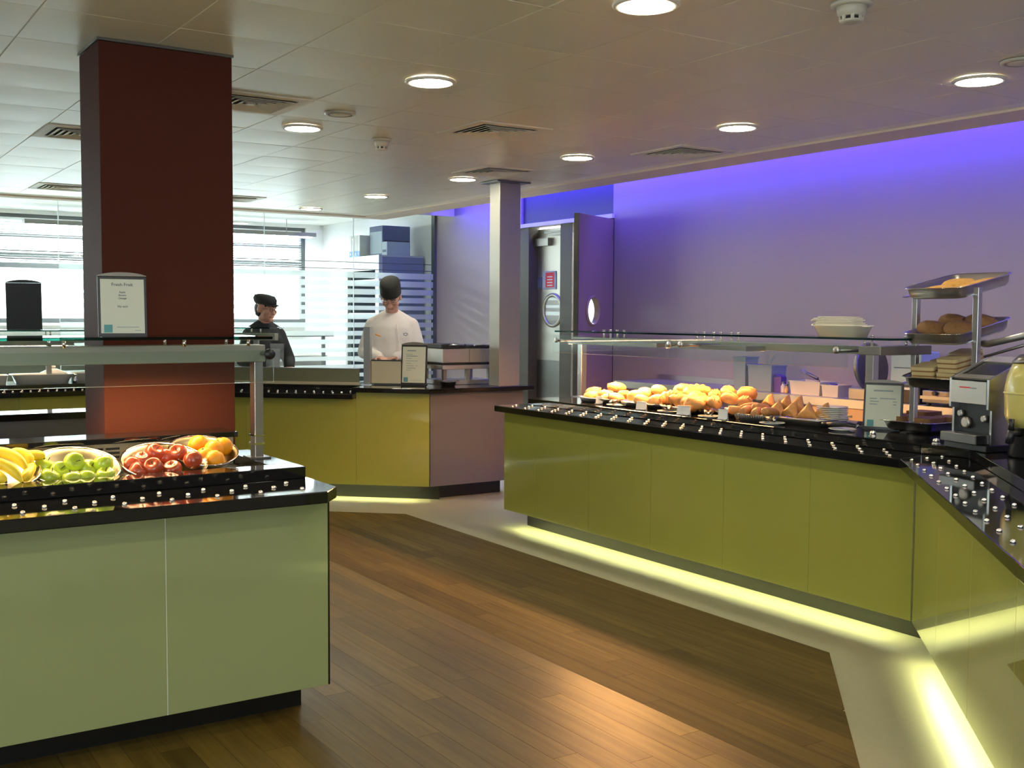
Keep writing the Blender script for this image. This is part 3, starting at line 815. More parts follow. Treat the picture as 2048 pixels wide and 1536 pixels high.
# low island behind the column
isl = thing('island_counter', 'dark island counter with black top behind the column, left', 'counter', (0.5, 6.9, 0))
MB().box(-2.0, 1.95, 6.83, 7.10, .86, .90).build('top_slab', 'black_granite', isl, .003)
MB().box(-2.0, 1.9, 6.88, 7.05, .1, .859).build('front_panel', 'steel_dark', isl)
MB().box(-2.0, 1.88, 6.92, 7.04, .0025, .1).build('plinth', 'black_plinth', isl)

# steel post on the back counter
po = thing('steel_post', 'square brushed steel post standing on the far counter, up to ceiling', 'post', (4.97, 7.66, .905))
MB().box(4.862, 5.064, 7.59, 7.745, .905, CEIL - .014).build('shaft', 'post_steel', po, .003)
MB().box(4.80, 5.12, 7.53, 7.80, CEIL - .014, CEIL - .005).build('ceiling_plate', 'steel_dark', po)

# gantries over A and B
def gantry(name, label, f, t0, t1, zs, posts, glass_m='clear_glass', heat=True):
    # f(t,o)->(x,y)
    g = thing(name, label, 'gantry', (*f((t0 + t1) / 2, .4), .90))
    pr = lambda a, b, o0, o1: [f(a, o0), f(b, o0), f(b, o1), f(a, o1)]
    MB().prism(pr(t0, t1, .36, .44), zs - .11, zs - .05).build('beam', 'beam_grey', g, .002)
    sh = MB().prism(pr(t0, t1, .24, .58), zs - .011, zs).build('glass_shelf', glass_m, g)
    MB().prism(pr(t0, t1, .2385, .2399), zs - .011, zs).build('glass_edge', 'edge_glass', sh)
    MB().prism(pr(t0, t1, .25, .258), zs - .16, zs - .03).build('hanging_glass', glass_m, g)
    for p in posts:
        MB().prism(pr(p - .02, p + .02, .38, .42), .908, zs - .11).build('post', 'steel', g)
        MB().cyl((*f(p, .30), zs - .05), .007, .039, 8).build('shelf_pin', 'chrome', g)
        MB().cyl((*f(p, .50), zs - .05), .007, .039, 8).build('shelf_pin', 'chrome', g)
    if heat:
        hl = MB().prism(pr(t0 + .1, t1 - .1, .37, .43), zs - .13, zs - .111).build('lamp_housing', 'steel_grey', g)
        MB().prism(pr(t0 + .15, t1 - .15, .385, .415), zs - .136, zs - .1305).build('lamp_strip', 'heat_a', hl)
emission('heat_a', (1.0, 0.62, 0.40), 22.0)
emission('heat_b', (1.0, 0.55, 0.25), 6.0)
gantry('far_gantry', 'glass shelf gantry above the far counter left of column', lambda t, o: (2.2 - t, 9.36 + o), 0.1, 3.8, 1.345, (.4, 1.9, 3.4))
gantry('angled_gantry', 'glass shelf gantry above the far angled counter beside the woman', bpt, 1.42, 2.5, 1.375, (1.6, 2.3), heat=False)
# upstand on B
mat('olive_steel', (0.21, 0.205, 0.115), 0.4, 0.6)
up = thing('steel_upstand', 'low olive tinted steel screen standing along the far angled counter', 'screen', (*bpt(1.3, .36), .905))
MB().prism([bpt(.68, .34), bpt(2.5, .34), bpt(2.5, .352), bpt(.68, .352)], .905, 1.035).build('screen_plate', 'olive_steel', up)
MB().prism([bpt(.68, .33), bpt(2.5, .33), bpt(2.5, .362), bpt(.68, .362)], 1.0352, 1.041).build('top_rail', 'steel', up)
MB().prism([bpt(.68, .32), bpt(2.5, .32), bpt(2.5, .339), bpt(.68, .339)], .9055, .925).build('foot_rail', 'beige_steel', up)
tp = thing('end_post', 'grey steel end post standing on far counter left of the chef', 'post', (*bpt(.60, .36), .905))
MB().prism([bpt(.585, .33), bpt(.64, .33), bpt(.64, .39), bpt(.585, .39)], .905, 1.385).build('shaft', 'steel_grey', tp, .002)
MB().prism([bpt(.565, .31), bpt(.66, .31), bpt(.66, .41), bpt(.565, .41)], .905, .911).build('foot_plate', 'steel', tp)

# ------------------------------------------------------------------ glass partition
gp = thing('glass_partition', 'tall glass partition with frosted stripes behind the chef', 'partition', (3.0, 11.75, 0))
YG = 11.75
joints = [-3.9, -1.9, 0.14, 2.28, 4.43, 5.51, 6.57]
for k in range(6):
    a, b = joints[k] + .004, joints[k + 1] - .004
    pn = MB().box(a, b, YG, YG + .012, .02, 2.785).build('glass_pane', 'clear_glass', gp)
    MB().box(a - .004, a + .002, YG - .002, YG + .014, .02, 2.785).build('joint_edge', 'frost', pn)
    if k >= 4 or k == 3:
        x0 = a if k > 3 else 4.1
        x0 = a
        for q in range(14):
            z1 = 1.985 - q * .098
            hgt = .070 - .0022 * q if q % 5 != 4 else .05
            MB().box(x0, b, YG - .0035, YG - .0015, z1 - hgt, z1).build('frosted_stripe', 'frost', pn)
    MB().box(a, b, YG - .003, YG - .001, 2.092, 2.100).build('dark_line', 'window_frame', pn)
    MB().box(a, b, YG - .003, YG - .001, 2.014, 2.022).build('dark_line', 'window_frame', pn)
MB().box(-3.9, 6.57, YG - .02, YG + .03, 0, .02).build('floor_channel', 'steel', gp)

# ------------------------------------------------------------------ fruit bowls and fruit
TILT = math.radians(20)
def bowl(label, c, R=.157):
    t = thing('fruit_bowl', label, 'bowl', c, 'steel fruit bowls in the counter well', rot=(TILT, 0, 0))
    k_ = R / .157
    MB().lathe([(a_ * k_, b_ * k_) for a_, b_ in ((.045, -.082), (.05, -.080), (.10, -.060), (.140, -.024), (.157, 0.0), (.153, .001), (.136, -.022), (.097, -.055), (.05, -.073), (.001, -.075))], n=40).build('shell', 'bowl_steel', t, local=True)
    mb = MB(); rings = []
    for i in range(41):
        pass
    rg = []
    for (r, z) in ((R - .003, .0), (R + .003, .0), (R + .003, .004), (R - .003, .004)):
        rg.append([(r * math.cos(2 * PI * i / 40), r * math.sin(2 * PI * i / 40), z) for i in range(40)])
    mb.ring_loft(rg + [rg[0]], cap=False).build('rim', 'chrome', t, local=True)
    return t
mat('bowl_steel', (0.36, 0.31, 0.20), 0.36, 1.0)
BOWLS = [('steel bowl of bananas at the left edge', (0.582, 4.19, 0.933)), ('steel bowl of green apples', (0.856, 4.19, 0.925)),
         ('steel bowl of red apples', (1.170, 4.165, 0.925)), ('steel bowl of oranges behind the red apples', (1.345, 4.245, 0.948), .132)]
for b_ in BOWLS: bowl(*b_)

def apple_meshes(prefix, m):
    mb = MB()
    prof = [(.004, .020), (.010, .022), (.018, .0265), (.027, .025), (.0345, .014), (.0365, 0), (.033, -.015), (.025, -.027), (.015, -.032), (.008, -.030), (.002, -.026)]
    body = mb.lathe(prof[::-1], n=20).mesh('apple_body', m)
    st = MB().tube([(0, 0, .018), (.002, .001, .028), (.006, .002, .037)], [.0016, .0014, .0020], 6).mesh('stem', 'stem_brown')
    return body, st
def fruit(name, me, st, p, label, cat, group, rot, sc=1.0):
    t = bpy.data.objects.new(name, me); C.objects.link(t)
    t.location = p; t.rotation_euler = rot; t.scale = (sc, sc, sc)
    tag(t, label, cat, group, 'thing')
    if st:
        s = bpy.data.objects.new('stem', st); C.objects.link(s); s.parent = t
    return t
ga, gs = apple_meshes('g', 'apple_green')
GP = [(0.759, 4.219, 0.927), (0.759, 4.138, 0.898), (0.802, 4.179, 0.913), (0.85, 4.178, 0.944), (0.83, 4.112, 0.888), (0.901, 4.183, 0.914), (0.879, 4.108, 0.887), (0.951, 4.17, 0.931), (0.948, 4.123, 0.892)]
GL = ['green apple at upper left in the green apple bowl', 'green apple at lower left in the green apple bowl', 'green apple left of centre, below the topmost green apple', 'topmost green apple with its dimple facing out',
      'green apple at the bottom middle of the bowl, left one', 'green apple right of the topmost green apple', 'green apple at the bottom middle of the bowl, right one', 'large green apple at the upper right rim', 'green apple at the lower right rim']
GR = [(.4, .2, 1), (.3, -.3, 2), (.9, .2, 0), (1.35, .15, .2), (.2, .1, 3), (.8, -.4, 1), (.5, .3, 2), (.3, -.2, 4), (.2, .3, 5)]
for p, l, r in zip(GP, GL, GR): fruit('green_apple', ga, gs, p, l, 'apple', 'green apples in the bowl', r, 1.0)
ra, rs = apple_meshes('r', 'apple_red')
RP = [(1.149, 4.225, 0.953), (1.1, 4.217, 0.928), (1.056, 4.184, 0.916), (1.067, 4.136, 0.899), (1.119, 4.129, 0.912), (1.196, 4.227, 0.932), (1.235, 4.214, 0.948), (1.275, 4.151, 0.926), (1.191, 4.133, 0.897)]
RL = ['red apple at the top centre left of its bowl', 'red apple between the top and left red apples', 'red apple at the far left rim of its bowl', 'paler red apple at lower left of its bowl', 'red apple in the lower middle of its bowl', 'red apple tucked behind, top middle of its bowl',
      'yellowish red apple at the top right of its bowl', 'dark red apple with stem dimple at the right rim', 'red apple at the bottom centre right of its bowl']
for k, (p, l) in enumerate(zip(RP, RL)): fruit('red_apple', ra, rs, p, l, 'apple', 'red apples in the bowl', (rng.uniform(.1, .9), rng.uniform(-.5, .5), rng.uniform(0, 6)), 1.0)
om = MB().ball((0, 0, 0), .040, .040, .038, 20, 14).mesh('orange_body', 'orange_peel')
on = MB().lathe([(.005, .0375), (.004, .0395), (.001, .040)], n=8).mesh('stem', 'stem_brown')
OP = [(1.340, 4.295, 0.965), (1.382, 4.225, 0.951), (1.425, 4.255, 0.957), (1.340, 4.205, 0.927), (1.365, 4.172, 0.918)]
OL = ['orange at the back left of the orange bowl', 'orange in the middle of the orange bowl', 'orange at the right of the orange bowl', 'orange at the lower left, beside the red apples', 'orange at the bottom front of the orange bowl']
for p, l in zip(OP, OL): fruit('orange', om, on, p, l, 'orange', 'oranges in the bowl', (rng.uniform(-1, 1), rng.uniform(-1, 1), 0))
BN = [[(0.57, 4.209, 0.993), (0.617, 4.199, 1.0), (0.657, 4.175, 0.991), (0.67, 4.125, 0.941)], [(0.564, 4.133, 0.965), (0.606, 4.13, 0.969), (0.628, 4.102, 0.954), (0.648, 4.072, 0.911)],
      [(0.644, 4.218, 0.985), (0.684, 4.213, 0.994), (0.706, 4.195, 0.977), (0.693, 4.163, 0.955)], [(0.685, 4.223, 0.966), (0.721, 4.227, 0.978), (0.742, 4.216, 0.974), (0.748, 4.211, 0.962)],
      [(0.71, 4.186, 0.942), (0.695, 4.129, 0.932), (0.679, 4.095, 0.919), (0.667, 4.091, 0.907)], [(0.545, 4.120, 0.938), (0.575, 4.100, 0.930), (0.590, 4.078, 0.920), (0.600, 4.067, 0.909)]]
BNL = ['uppermost banana curving down toward the middle of the bowl', 'long banana at the left front pointing down', 'banana behind the uppermost one, tip pointing down', 'banana peeking out beside the green apple bowl', 'banana at the lower right of the banana bowl', 'banana at the left edge, lowest in the bowl']
def bez(p, n=12):
    out = []
    for i in range(n + 1):
        t = i / n; a = [(Vector(p[k]) * (1 - t) + Vector(p[k + 1]) * t) for k in range(3)]
        b = [a[0] * (1 - t) + a[1] * t, a[1] * (1 - t) + a[2] * t]
        out.append(b[0] * (1 - t) + b[1] * t)
    return out
for p, l in zip(BN, BNL):
    c = Vector(p[1])
    p = [c + (Vector(q) - c) * 1.25 for q in p]
    path = bez(p, 14)
    rad = [.006, .011, .0165, .0185, .019, .019, .019, .019, .019, .0185, .018, .0165, .013, .008, .004]
    loc = path[7].copy()
    mb = MB().tube([q - loc for q in path], rad, 10)
    o = mb.build('banana', 'banana_peel'); o.location = loc
    tag(o, l, 'banana', 'bananas in the bowl', 'thing')
    tp_ = MB().tube([path[-1] - loc - (path[-1] - path[-2]) * .3, path[-1] - loc + (path[-1] - path[-2]) * .5], [.0055, .003], 8)
    e = tp_.build('banana_tip', 'stem_brown', o, local=True)
    st_ = MB().tube([path[0] - loc + (path[1] - path[0]) * .2, path[0] - loc - (path[1] - path[0]) * .8], [.0065, .0055], 8).build('stem', 'banana_peel', o, local=True)

# ------------------------------------------------------------------ lettered signs
def text(parent, s, size, c, u, v, m='ink', name='lettering', off=None):
    cu = bpy.data.curves.new('lettering_curve', 'FONT'); cu.body = s; cu.size = size; cu.align_x = 'CENTER'; cu.align_y = 'CENTER'; cu.extrude = 0.0003
    cu.materials.append(M[m])
    tmp = bpy.data.objects.new('lettering_curve', cu)
    me = bpy.data.meshes.new_from_object(tmp); bpy.data.objects.remove(tmp)
    o = bpy.data.objects.new(name, me); C.objects.link(o)
    u, v = Vector(u), Vector(v); n = u.cross(v)
    mw = Matrix((u, v, n)).transposed().to_4x4(); mw.translation = Vector(c)
    o.parent = parent
    o.matrix_parent_inverse = Matrix.Identity(4)
    pw = WORLD.get(parent.name, Vector())
    mw.translation = Vector(c) - pw
    o.matrix_local = mw
    return o
def menu_sign(label, c, ang, wd, ht, lines, cream='card_cream', back=False):
    """c: middle of the base; ang: heading of its face; lines: (text or width, size, y fraction, x fraction)"""
    n = Vector((math.cos(ang), math.sin(ang), 0)); u = Vector((-n.y, n.x, 0))
    lean = Vector((n.x * -.09, n.y * -.09, 1)).normalized()
    nn = u.cross(lean) * 1.0
    if nn.dot(n) < 0: nn = -nn
    t = thing('menu_sign', label, 'sign', c)
    c = Vector(c); top = ht * .055
    fr = wd * .055
    MB().obox(c + lean * (ht / 2), u, nn, lean, wd / 2, .006, ht / 2 - .001).build('frame', 'dark_frame', t, .002)
    # rounded top clip
    pts = [(-wd / 2, 0)] + [(wd / 2 * (-1 + 2 * i / 10), ht * .012 + ht * .055 * (1 - (-1 + 2 * i / 10) ** 2) ** .8) for i in range(11)] + [(wd / 2, 0)]
    mb = MB(); k = len(pts)
    vs = [c + lean * (ht + p[1]) + u * p[0] + nn * d for d in (.006, -.006) for p in pts]
    mb.add(vs, [tuple(range(k)), tuple(range(2 * k - 1, k - 1, -1))] + [(i, k + i, k + (i + 1) % k, (i + 1) % k) for i in range(k)])
    mb.build('top_clip', 'silver_top' if not back else 'dark_frame', t)
    # foot
    MB().obox(c - n * .025 + Vector((0, 0, .003)), u, n, (0, 0, 1), wd / 2 - .01, .03, .003).build('foot', 'dark_frame', t)
    if back: return t
    sheet = MB().obox(c + lean * (ht * .505) + nn * .0068, u, nn, lean, wd / 2 - fr, .0007, ht * .445).build('sheet', cream, t)
    for ln in lines:
        pos = c + lean * (ht * ln[2]) + u * (wd * ln[3]) + nn * .0082
        if isinstance(ln[0], str):
            text(sheet, ln[0], ln[1], pos, u, lean)
        elif ln[0] == 'x': pass
        else:
            MB().obox(pos, u, nn, lean, wd * ln[0] / 2, .0004, ln[1]).build('printed_line', ln[4] if len(ln) > 4 else 'ink_faint', sheet)
    lg = MB().obox(c + lean * (ht * .135) - u * (wd * .30) + nn * .0081, u, nn, lean, wd * .085, .0004, wd * .085).build('logo', 'logo_teal', sheet)
    return t
mat('ink_faint', (0.30, 0.36, 0.36), 0.8)
FA = math.radians(270)
S1 = menu_sign('menu sign of the fruit standing on glass shelf before the maroon column', (1.022, 4.145, 1.396), math.radians(262), .170, .222,
          [('Fresh Fruit', .017, .86, 0), ('Apple', .0095, .735, .0), ('Banana', .0095, .685, .0), ('Orange', .0095, .635, .0), ('35p each', .0105, .50, 0), (.45, .0012, .16, .10), (.12, .0012, .105, .30)])
menu_sign('dark back of a menu sign standing on the far glass shelf, by windows', (1.62, 9.75, 1.345), math.radians(75), .27, .385, [], back=True)
menu_sign('menu sign seen edge on beside the column, on the far glass shelf', (*bpt(2.26, .42), 1.375), math.radians(205), .17, .235, [(.5, .003, .8, 0)], cream='card_white')
menu_sign('menu sign on the far counter in front of the chef', (4.315, 8.05, .905), math.radians(222), .225, .335,
          [(.34, .0045, .855, -.10), (.25, .002, .76, -.18), (.40, .003, .72, -.1), (.06, .002, .72, .12), (.2, .002, .66, -.2), (.4, .002, .60, -.1), (.06, .002, .6, .12), (.2, .002, .54, -.2), (.3, .002, .48, -.15), (.06, .002, .48, .12), (.34, .0026, .42, -.1), (.2, .002, .37, -.2), (.45, .0013, .12, .1)], cream='card_cream')
menu_sign('menu sign among the cakes on the long counter beside the saucers', (4.755, 3.715, .900), math.radians(205), .20, .245,
          [(.5, .004, .83, 0), (.18, .0028, .66, -.25), (.4, .0028, .665, .12), (.22, .0025, .60, -.22), (.1, .0025, .6, .3), (.2, .0025, .54, -.24), (.08, .0025, .54, .3)], cream='card_cream')

# ------------------------------------------------------------------ pastries on the serving counter
def oval_dish(name, label, c, lx, ly, h, m, cat, ang=0, rim=.012, group=None, ribs=0, n=36, sq=2.0):
    t = thing(name, label, cat, c, group, rotz=ang)
    def ring(sx, sy, z):
        out = []
        for i in range(n):
            a = 2 * PI * i / n; ca, sa = math.cos(a), math.sin(a)
            out.append((sx * math.copysign(abs(ca) ** (2 / sq), ca), sy * math.copysign(abs(sa) ** (2 / sq), sa), z))
        return out
    b = .86
    MB().ring_loft([ring(lx * b, ly * b, 0), ring(lx * .97, ly * .97, h * .75), ring(lx, ly, h), ring(lx - rim * .3, ly - rim * .3, h + .002), ring(lx - rim, ly - rim, h * .8), ring(lx * b - rim, ly * b - rim, .006)]).build('dish_body', m, t, local=True)
    if ribs:
        rb = MB()
        for i in range(ribs):
            a = 2 * PI * i / ribs; ca, sa = math.cos(a), math.sin(a)
            x, y = math.copysign(abs(ca) ** (2 / sq), ca), math.copysign(abs(sa) ** (2 / sq), sa)
            rb.tube([(lx * b * x * 1.0, ly * b * y, .004), (lx * x * 1.0, ly * y, h)], .0028, 5)
        o = rb.build('ribs', m, t, local=True); o['kind'] = 'stuff'
    return t
Z = .9005
DISH = [('serving_dish', 'pale dish under the flaky pastries at the far left end', (4.62, 5.87, Z), .13, .20, .035, 'steel', 'dish'),
        ('serving_dish', 'pale dish under the pale round buns, second from the far end', (4.62, 5.42, Z), .13, .20, .035, 'steel', 'dish'),
        ('serving_dish', 'pale dish under the croissants, middle of the counter', (4.63, 5.03, Z), .15, .19, .035, 'steel', 'dish'),
        ('serving_dish', 'pale dish under the golden rolls, right of the croissants', (4.66, 4.74, Z), .14, .19, .035, 'steel', 'dish')]
for nm, lb, c, lx, ly, h, m, cat in DISH: oval_dish(nm, lb, c, lx, ly, h, m, cat, group='dishes under the pastries', sq=3.5)
oval_dish('ribbed_basket', 'oval ribbed grey basket of sausage rolls at the counter front', (4.545, 4.40, Z), .085, .165, .04, 'bin_grey' if 'bin_grey' in M else 'steel_grey', 'basket', ribs=60)
oval_dish('turnover_tray', 'white rimmed metal tray under the triangular turnovers', (4.68, 4.17, Z), .14, .22, .035, 'brushed_steel', 'tray', sq=6)

def croissant_mesh():
    mb = MB(); n = 14; path = []; rad = []
    for i in range(n + 1):
        a = PI * (-.62 + 1.24 * i / n)
        path.append((.052 * math.sin(a) , -.045 * math.cos(a) + .03, .0))
        w_ = math.cos((i / n - .5) * PI) ** .7
        rad.append(.006 + .030 * w_ * (1 + .16 * math.cos(i * PI * 1.0)))
    mb.tube(path, rad, 12); return mb.mesh('croissant_body', 'croissant')
def swirl_mesh():
    mb = MB()
    mb.lathe([(.03, -.02), (.052, -.010), (.054, .004), (.046, .018), (.03, .026), (.01, .028)], n=24)
    for tt in range(1):
        path = [((.008 + .0065 * a) * math.cos(a), (.008 + .0065 * a) * math.sin(a), .026 - .0021 * a) for a in [i * .45 for i in range(15)]]
        mb.tube(path, .008, 7)
    return mb.mesh('danish_body', 'croissant')
def bun_mesh():
    return MB().lathe([(.025, -.026), (.044, -.020), (.050, -.004), (.047, .014), (.036, .027), (.018, .034), (.002, .036)], n=22).mesh('bun_body', 'bun')
def roll_mesh():
    mb = MB().lathe([(.02, -.028), (.042, -.022), (.052, -.002), (.047, .02), (.030, .034), (.004, .038)], n=22, sx=1.15, sy=.9)
    for k in (-1, 0, 1):
        mb.tube([(-.045 + k * .004, .012 * k, .020), (-.015, .014 * k, .036), (.02, .015 * k, .036), (.045, .012 * k, .020)], .007, 6)
    return mb.mesh('roll_body', 'croissant')
def sausage_mesh():
    mb = MB().tube([(-.055, 0, 0), (-.052, 0, 0), (-.03, 0, .001), (0, 0, .002), (.03, 0, .001), (.052, 0, 0), (.055, 0, 0)], [.010, .019, .022, .0225, .022, .019, .010], 12)
    return mb.mesh('roll_body', 'sausage_roll')
def turnover_mesh():
    mb = MB()
    tri = [(-.062, -.03), (.062, -.03), (0, .066)]
    def ring(s, z): 
        out = []
        for i in range(3):
            p, q = tri[i], tri[(i + 1) % 3]
            for k in range(5):
                t = k / 5; out.append(((p[0] * (1 - t) + q[0] * t) * s, (p[1] * (1 - t) + q[1] * t) * s, z))
        return out
    mb.ring_loft([ring(.96, -.012), ring(1.0, -.006), ring(1.0, -.002), ring(.86, .006), ring(.62, .022), ring(.25, .030), ring(.02, .031)])
    return mb.mesh('turnover_body', 'croissant')
ME = {'croissant': croissant_mesh(), 'danish': swirl_mesh(), 'bun': bun_mesh(), 'roll': roll_mesh(), 'sausage_roll': sausage_mesh(), 'turnover': turnover_mesh()}
def pastry(kind, p, label, group, rot=None, sc=1.0):
    o = bpy.data.objects.new(kind, ME[kind]); C.objects.link(o)
    o.location = p; o.scale = (sc, sc, sc)
    o.rotation_euler = rot if rot else (rng.uniform(-.25, .25), rng.uniform(-.25, .25), rng.uniform(0, 6))
    tag(o, label, 'pastry', group, 'thing'); return o
P1 = [(4.66, 6.058, 0.962), (4.75, 5.913, 0.994), (4.62, 5.867, 0.955), (4.68, 5.734, 0.955), (4.60, 6.00, 0.940), (4.57, 5.694, 0.944), (4.56, 5.77, 0.938)]
L1 = ['flaky pastry at the far left behind, under the heat lamps', 'large flaky pastry on top of the far left pile', 'flaky pastry in the middle of the far left pile', 'flaky pastry at right back of the far left pile', 'flaky pastry leftmost at the front of the far left dish', 'flaky pastry at right front of the far left pile', 'flaky pastry at the front behind the small price card']
for k, (p, l) in enumerate(zip(P1, L1)): pastry('danish', p, l, 'flaky pastries at the far end', None, 1.25 if k == 1 else 1.05)
P2 = [(4.6, 5.537, 0.965), (4.7, 5.555, 0.978), (4.74, 5.462, 1.000), (4.56, 5.277, 0.955), (4.54, 5.395, 0.946)]
L2 = ['pale round bun at the left of the second pile', 'pale round bun at the back of the second pile', 'pale round bun highest at the right of the second pile', 'round bun at the right front of the second pile', 'round bun at the front middle of the second pile']
for p, l in zip(P2, L2): pastry('bun', p, l, 'round buns', None, 1.1)
P3 = [(4.62, 5.195, 0.975), (4.72, 5.2, 1.010), (4.72, 5.09, 1.015), (4.57, 5.049, 0.965), (4.62, 4.968, 0.98), (4.53, 4.894, 0.953), (4.56, 4.877, 0.968)]
L3 = ['croissant at the left of the croissant pile', 'croissant on the top left of the croissant pile', 'croissant on the top right of the croissant pile', 'croissant in the front middle of the croissant pile', 'croissant in the right middle of the croissant pile', 'croissant lowest at the front right of its pile', 'croissant at the right end of the croissant pile']
for p, l in zip(P3, L3): pastry('croissant', p, l, 'croissants', None, 1.25)
P4 = [(4.70, 4.897, 1.0), (4.74, 4.827, 1.025), (4.63, 4.705, 1.000), (4.72, 4.653, 1.025), (4.57, 4.771, 0.975), (4.64, 4.589, 0.985)]
L4 = ['golden roll at the left of the roll pile', 'golden roll at the top back of the roll pile', 'golden roll in the front centre of the roll pile', 'large golden roll highest at right of the roll pile', 'golden roll low at the front left of the roll pile', 'golden roll at the right end beside the turnovers']
for k, (p, l) in enumerate(zip(P4, L4)): pastry('roll', p, l, 'golden rolls', (rng.uniform(-.1, .3), rng.uniform(-.2, .2), 1.2 + rng.uniform(-.5, .5)), 1.15 if k == 3 else 1.0)
P5 = [(4.52, 4.517, 0.948), (4.53, 4.465, 0.955), (4.52, 4.374, 0.953), (4.54, 4.297, 0.957), (4.58, 4.489, 0.968), (4.58, 4.403, 0.970)]
L5 = ['sausage roll leftmost in the oval basket', 'sausage roll second from left in the oval basket', 'sausage roll in the middle front of the oval basket', 'sausage roll at the right front of the oval basket', 'sausage roll at the back left of the oval basket', 'sausage roll at the back right of the oval basket']
for k, (p, l) in enumerate(zip(P5, L5)): pastry('sausage_roll', p, l, 'sausage rolls in the basket', (rng.uniform(-.15, .15), rng.uniform(-.2, .2), rng.uniform(-.7, .9)), 1.15)
P6 = [(4.74, 4.50, .985), (4.62, 4.325, 0.965), (4.74, 4.374, 0.985), (4.76, 4.300, 0.985), (4.62, 4.216, 0.965), (4.64, 4.118, 0.965), (4.68, 4.045, 0.965)]
L6 = ['turnover at the left back, leaning on the rolls', 'turnover at the front left of the turnover tray', 'turnover at the back middle of the tray, tip up', 'turnover at the back right of the tray, tip up', 'turnover in the front middle of the turnover tray', 'turnover at the right front with its tip raised', 'turnover rightmost, half hidden by the saucer stack']
for k, (p, l) in enumerate(zip(P6, L6)): pastry('turnover', p, l, 'triangular turnovers', (math.radians(62), rng.uniform(-.2, .2), math.radians(-75) + rng.uniform(-.35, .35)), 1.02)

# price cards, small plates with tongs
def price_card(label, c, wd, ht, ang=math.radians(205)):
    n = Vector((math.cos(ang), math.sin(ang), 0)); u = Vector((-n.y, n.x, 0))
    t = thing('price_card', label, 'card', c, 'white price cards')
    c = Vector(c)
    for s in (1, -1):
        ln = Vector((-n.x * .25 * s, -n.y * .25 * s, 1)).normalized()
        MB().obox(c + n * (.012 * s) + ln * (ht / 2), u, ln.cross(u), ln, wd / 2, .0008, ht / 2).build('leaf', 'card_white', t)
    MB().obox(c + n * .02 + Vector((0, 0, .003)), u, n, (0, 0, 1), wd / 2, .012, .002).build('base_strip', 'steel', t)
price_card('small white price card raised in front of the flaky pastries', (4.50, 5.78, Z), .052, .052)
price_card('white price card in front of the round buns', (4.44, 5.28, Z), .068, .055)
price_card('largest white price card in front of the croissants', (4.43, 4.88, Z), .082, .058)
price_card('white price card left of the oval basket', (4.42, 4.54, Z), .055, .062)
def saucer_obj(name, label, c, cat='saucer', group=None, r=.075):
    t = thing(name, label, cat, c, group)
    MB().lathe([(.04 * r / .075, 0), (.042 * r / .075, .002), (r * .92, .0075), (r, .010), (r - .001, .012), (r * .9, .010), (.04, .005), (.001, .004)], n=32).build('plate_body', 'white_ceramic', t, local=True)
    MB().lathe([(.035, .0045), (.036, .0055), (.034, .0056), (.033, .0046)], n=24, cap=False).build('well_ring', 'white_ceramic', t, local=True)
    return t
def tongs(label, c, ang):
    t = thing('tongs', label, 'tongs', c, 'black serving tongs', rotz=ang)
    for s in (1, -1):
        MB().tube([(-.105, .004 * s, .018), (-.04, .015 * s, .022), (.03, .022 * s, .020), (.075, .014 * s, .016)], [.009, .011, .011, .009], 7).build('arm', 'black_plastic', t, local=True)
        MB().ball((.09, .012 * s, .014), .030, .014, .011, 12, 8).build('scoop', 'black_plastic', t, local=True)
    MB().cyl((-.108, -.008, .018), .009, .016, 10, (0, 1, 0)).build('pivot', 'chrome', t, local=True)
TS = [((4.49, 5.585, Z), 'beside the flaky pastries'), ((4.47, 5.06, Z), 'between the two middle price cards'), ((4.45, 4.68, Z), 'left of the oval basket price card'), ((4.46, 4.205, Z), 'right of the oval basket'), ((4.535, 3.79, Z), 'right of the saucer stack')]
for k, (c, w_) in enumerate(TS):
    saucer_obj('small_plate', 'small white plate under black tongs ' + w_, c, 'plate', 'small plates under tongs', .07)
    tongs('black serving tongs lying on a small plate ' + w_, (c[0] + .01, c[1] + .02, c[2] + .012), math.radians(40 if k < 4 else 75) + rng.uniform(-.3, .3))
sp = saucer_obj('saucer', 'lowest white saucer of the stack beside the turnovers', (4.735, 4.03, Z), 'saucer', 'stacked white saucers', .085)
names = ['second lowest', 'third lowest', 'fourth lowest', 'fifth lowest', 'sixth lowest', 'seventh lowest', 'third from the top,', 'second from the top,', 'topmost']
for k in range(9):
    dup(sp, (4.735 + rng.uniform(-.001, .001), 4.03 + rng.uniform(-.001, .001), Z + .0098 * (k + 1)), None, names[k] + ' white saucer of the stack beside the turnovers')
for (c, lb) in (((4.47, 3.545, Z), 'short chrome stud cap standing on the counter edge before the tray'), ((4.44, 3.165, Z), 'short chrome stud cap standing on the corner of the counter')):
    t = thing('chrome_cap', lb, 'fitting', c)
    MB().lathe([(.015, 0), (.015, .018), (.012, .024), (.002, .026)], n=18).build('cap_body', 'chrome', t, local=True)
    MB().lathe([(.019, 0), (.019, .003), (.0155, .0032)], n=18, cap=False).build('collar', 'steel', t, local=True)

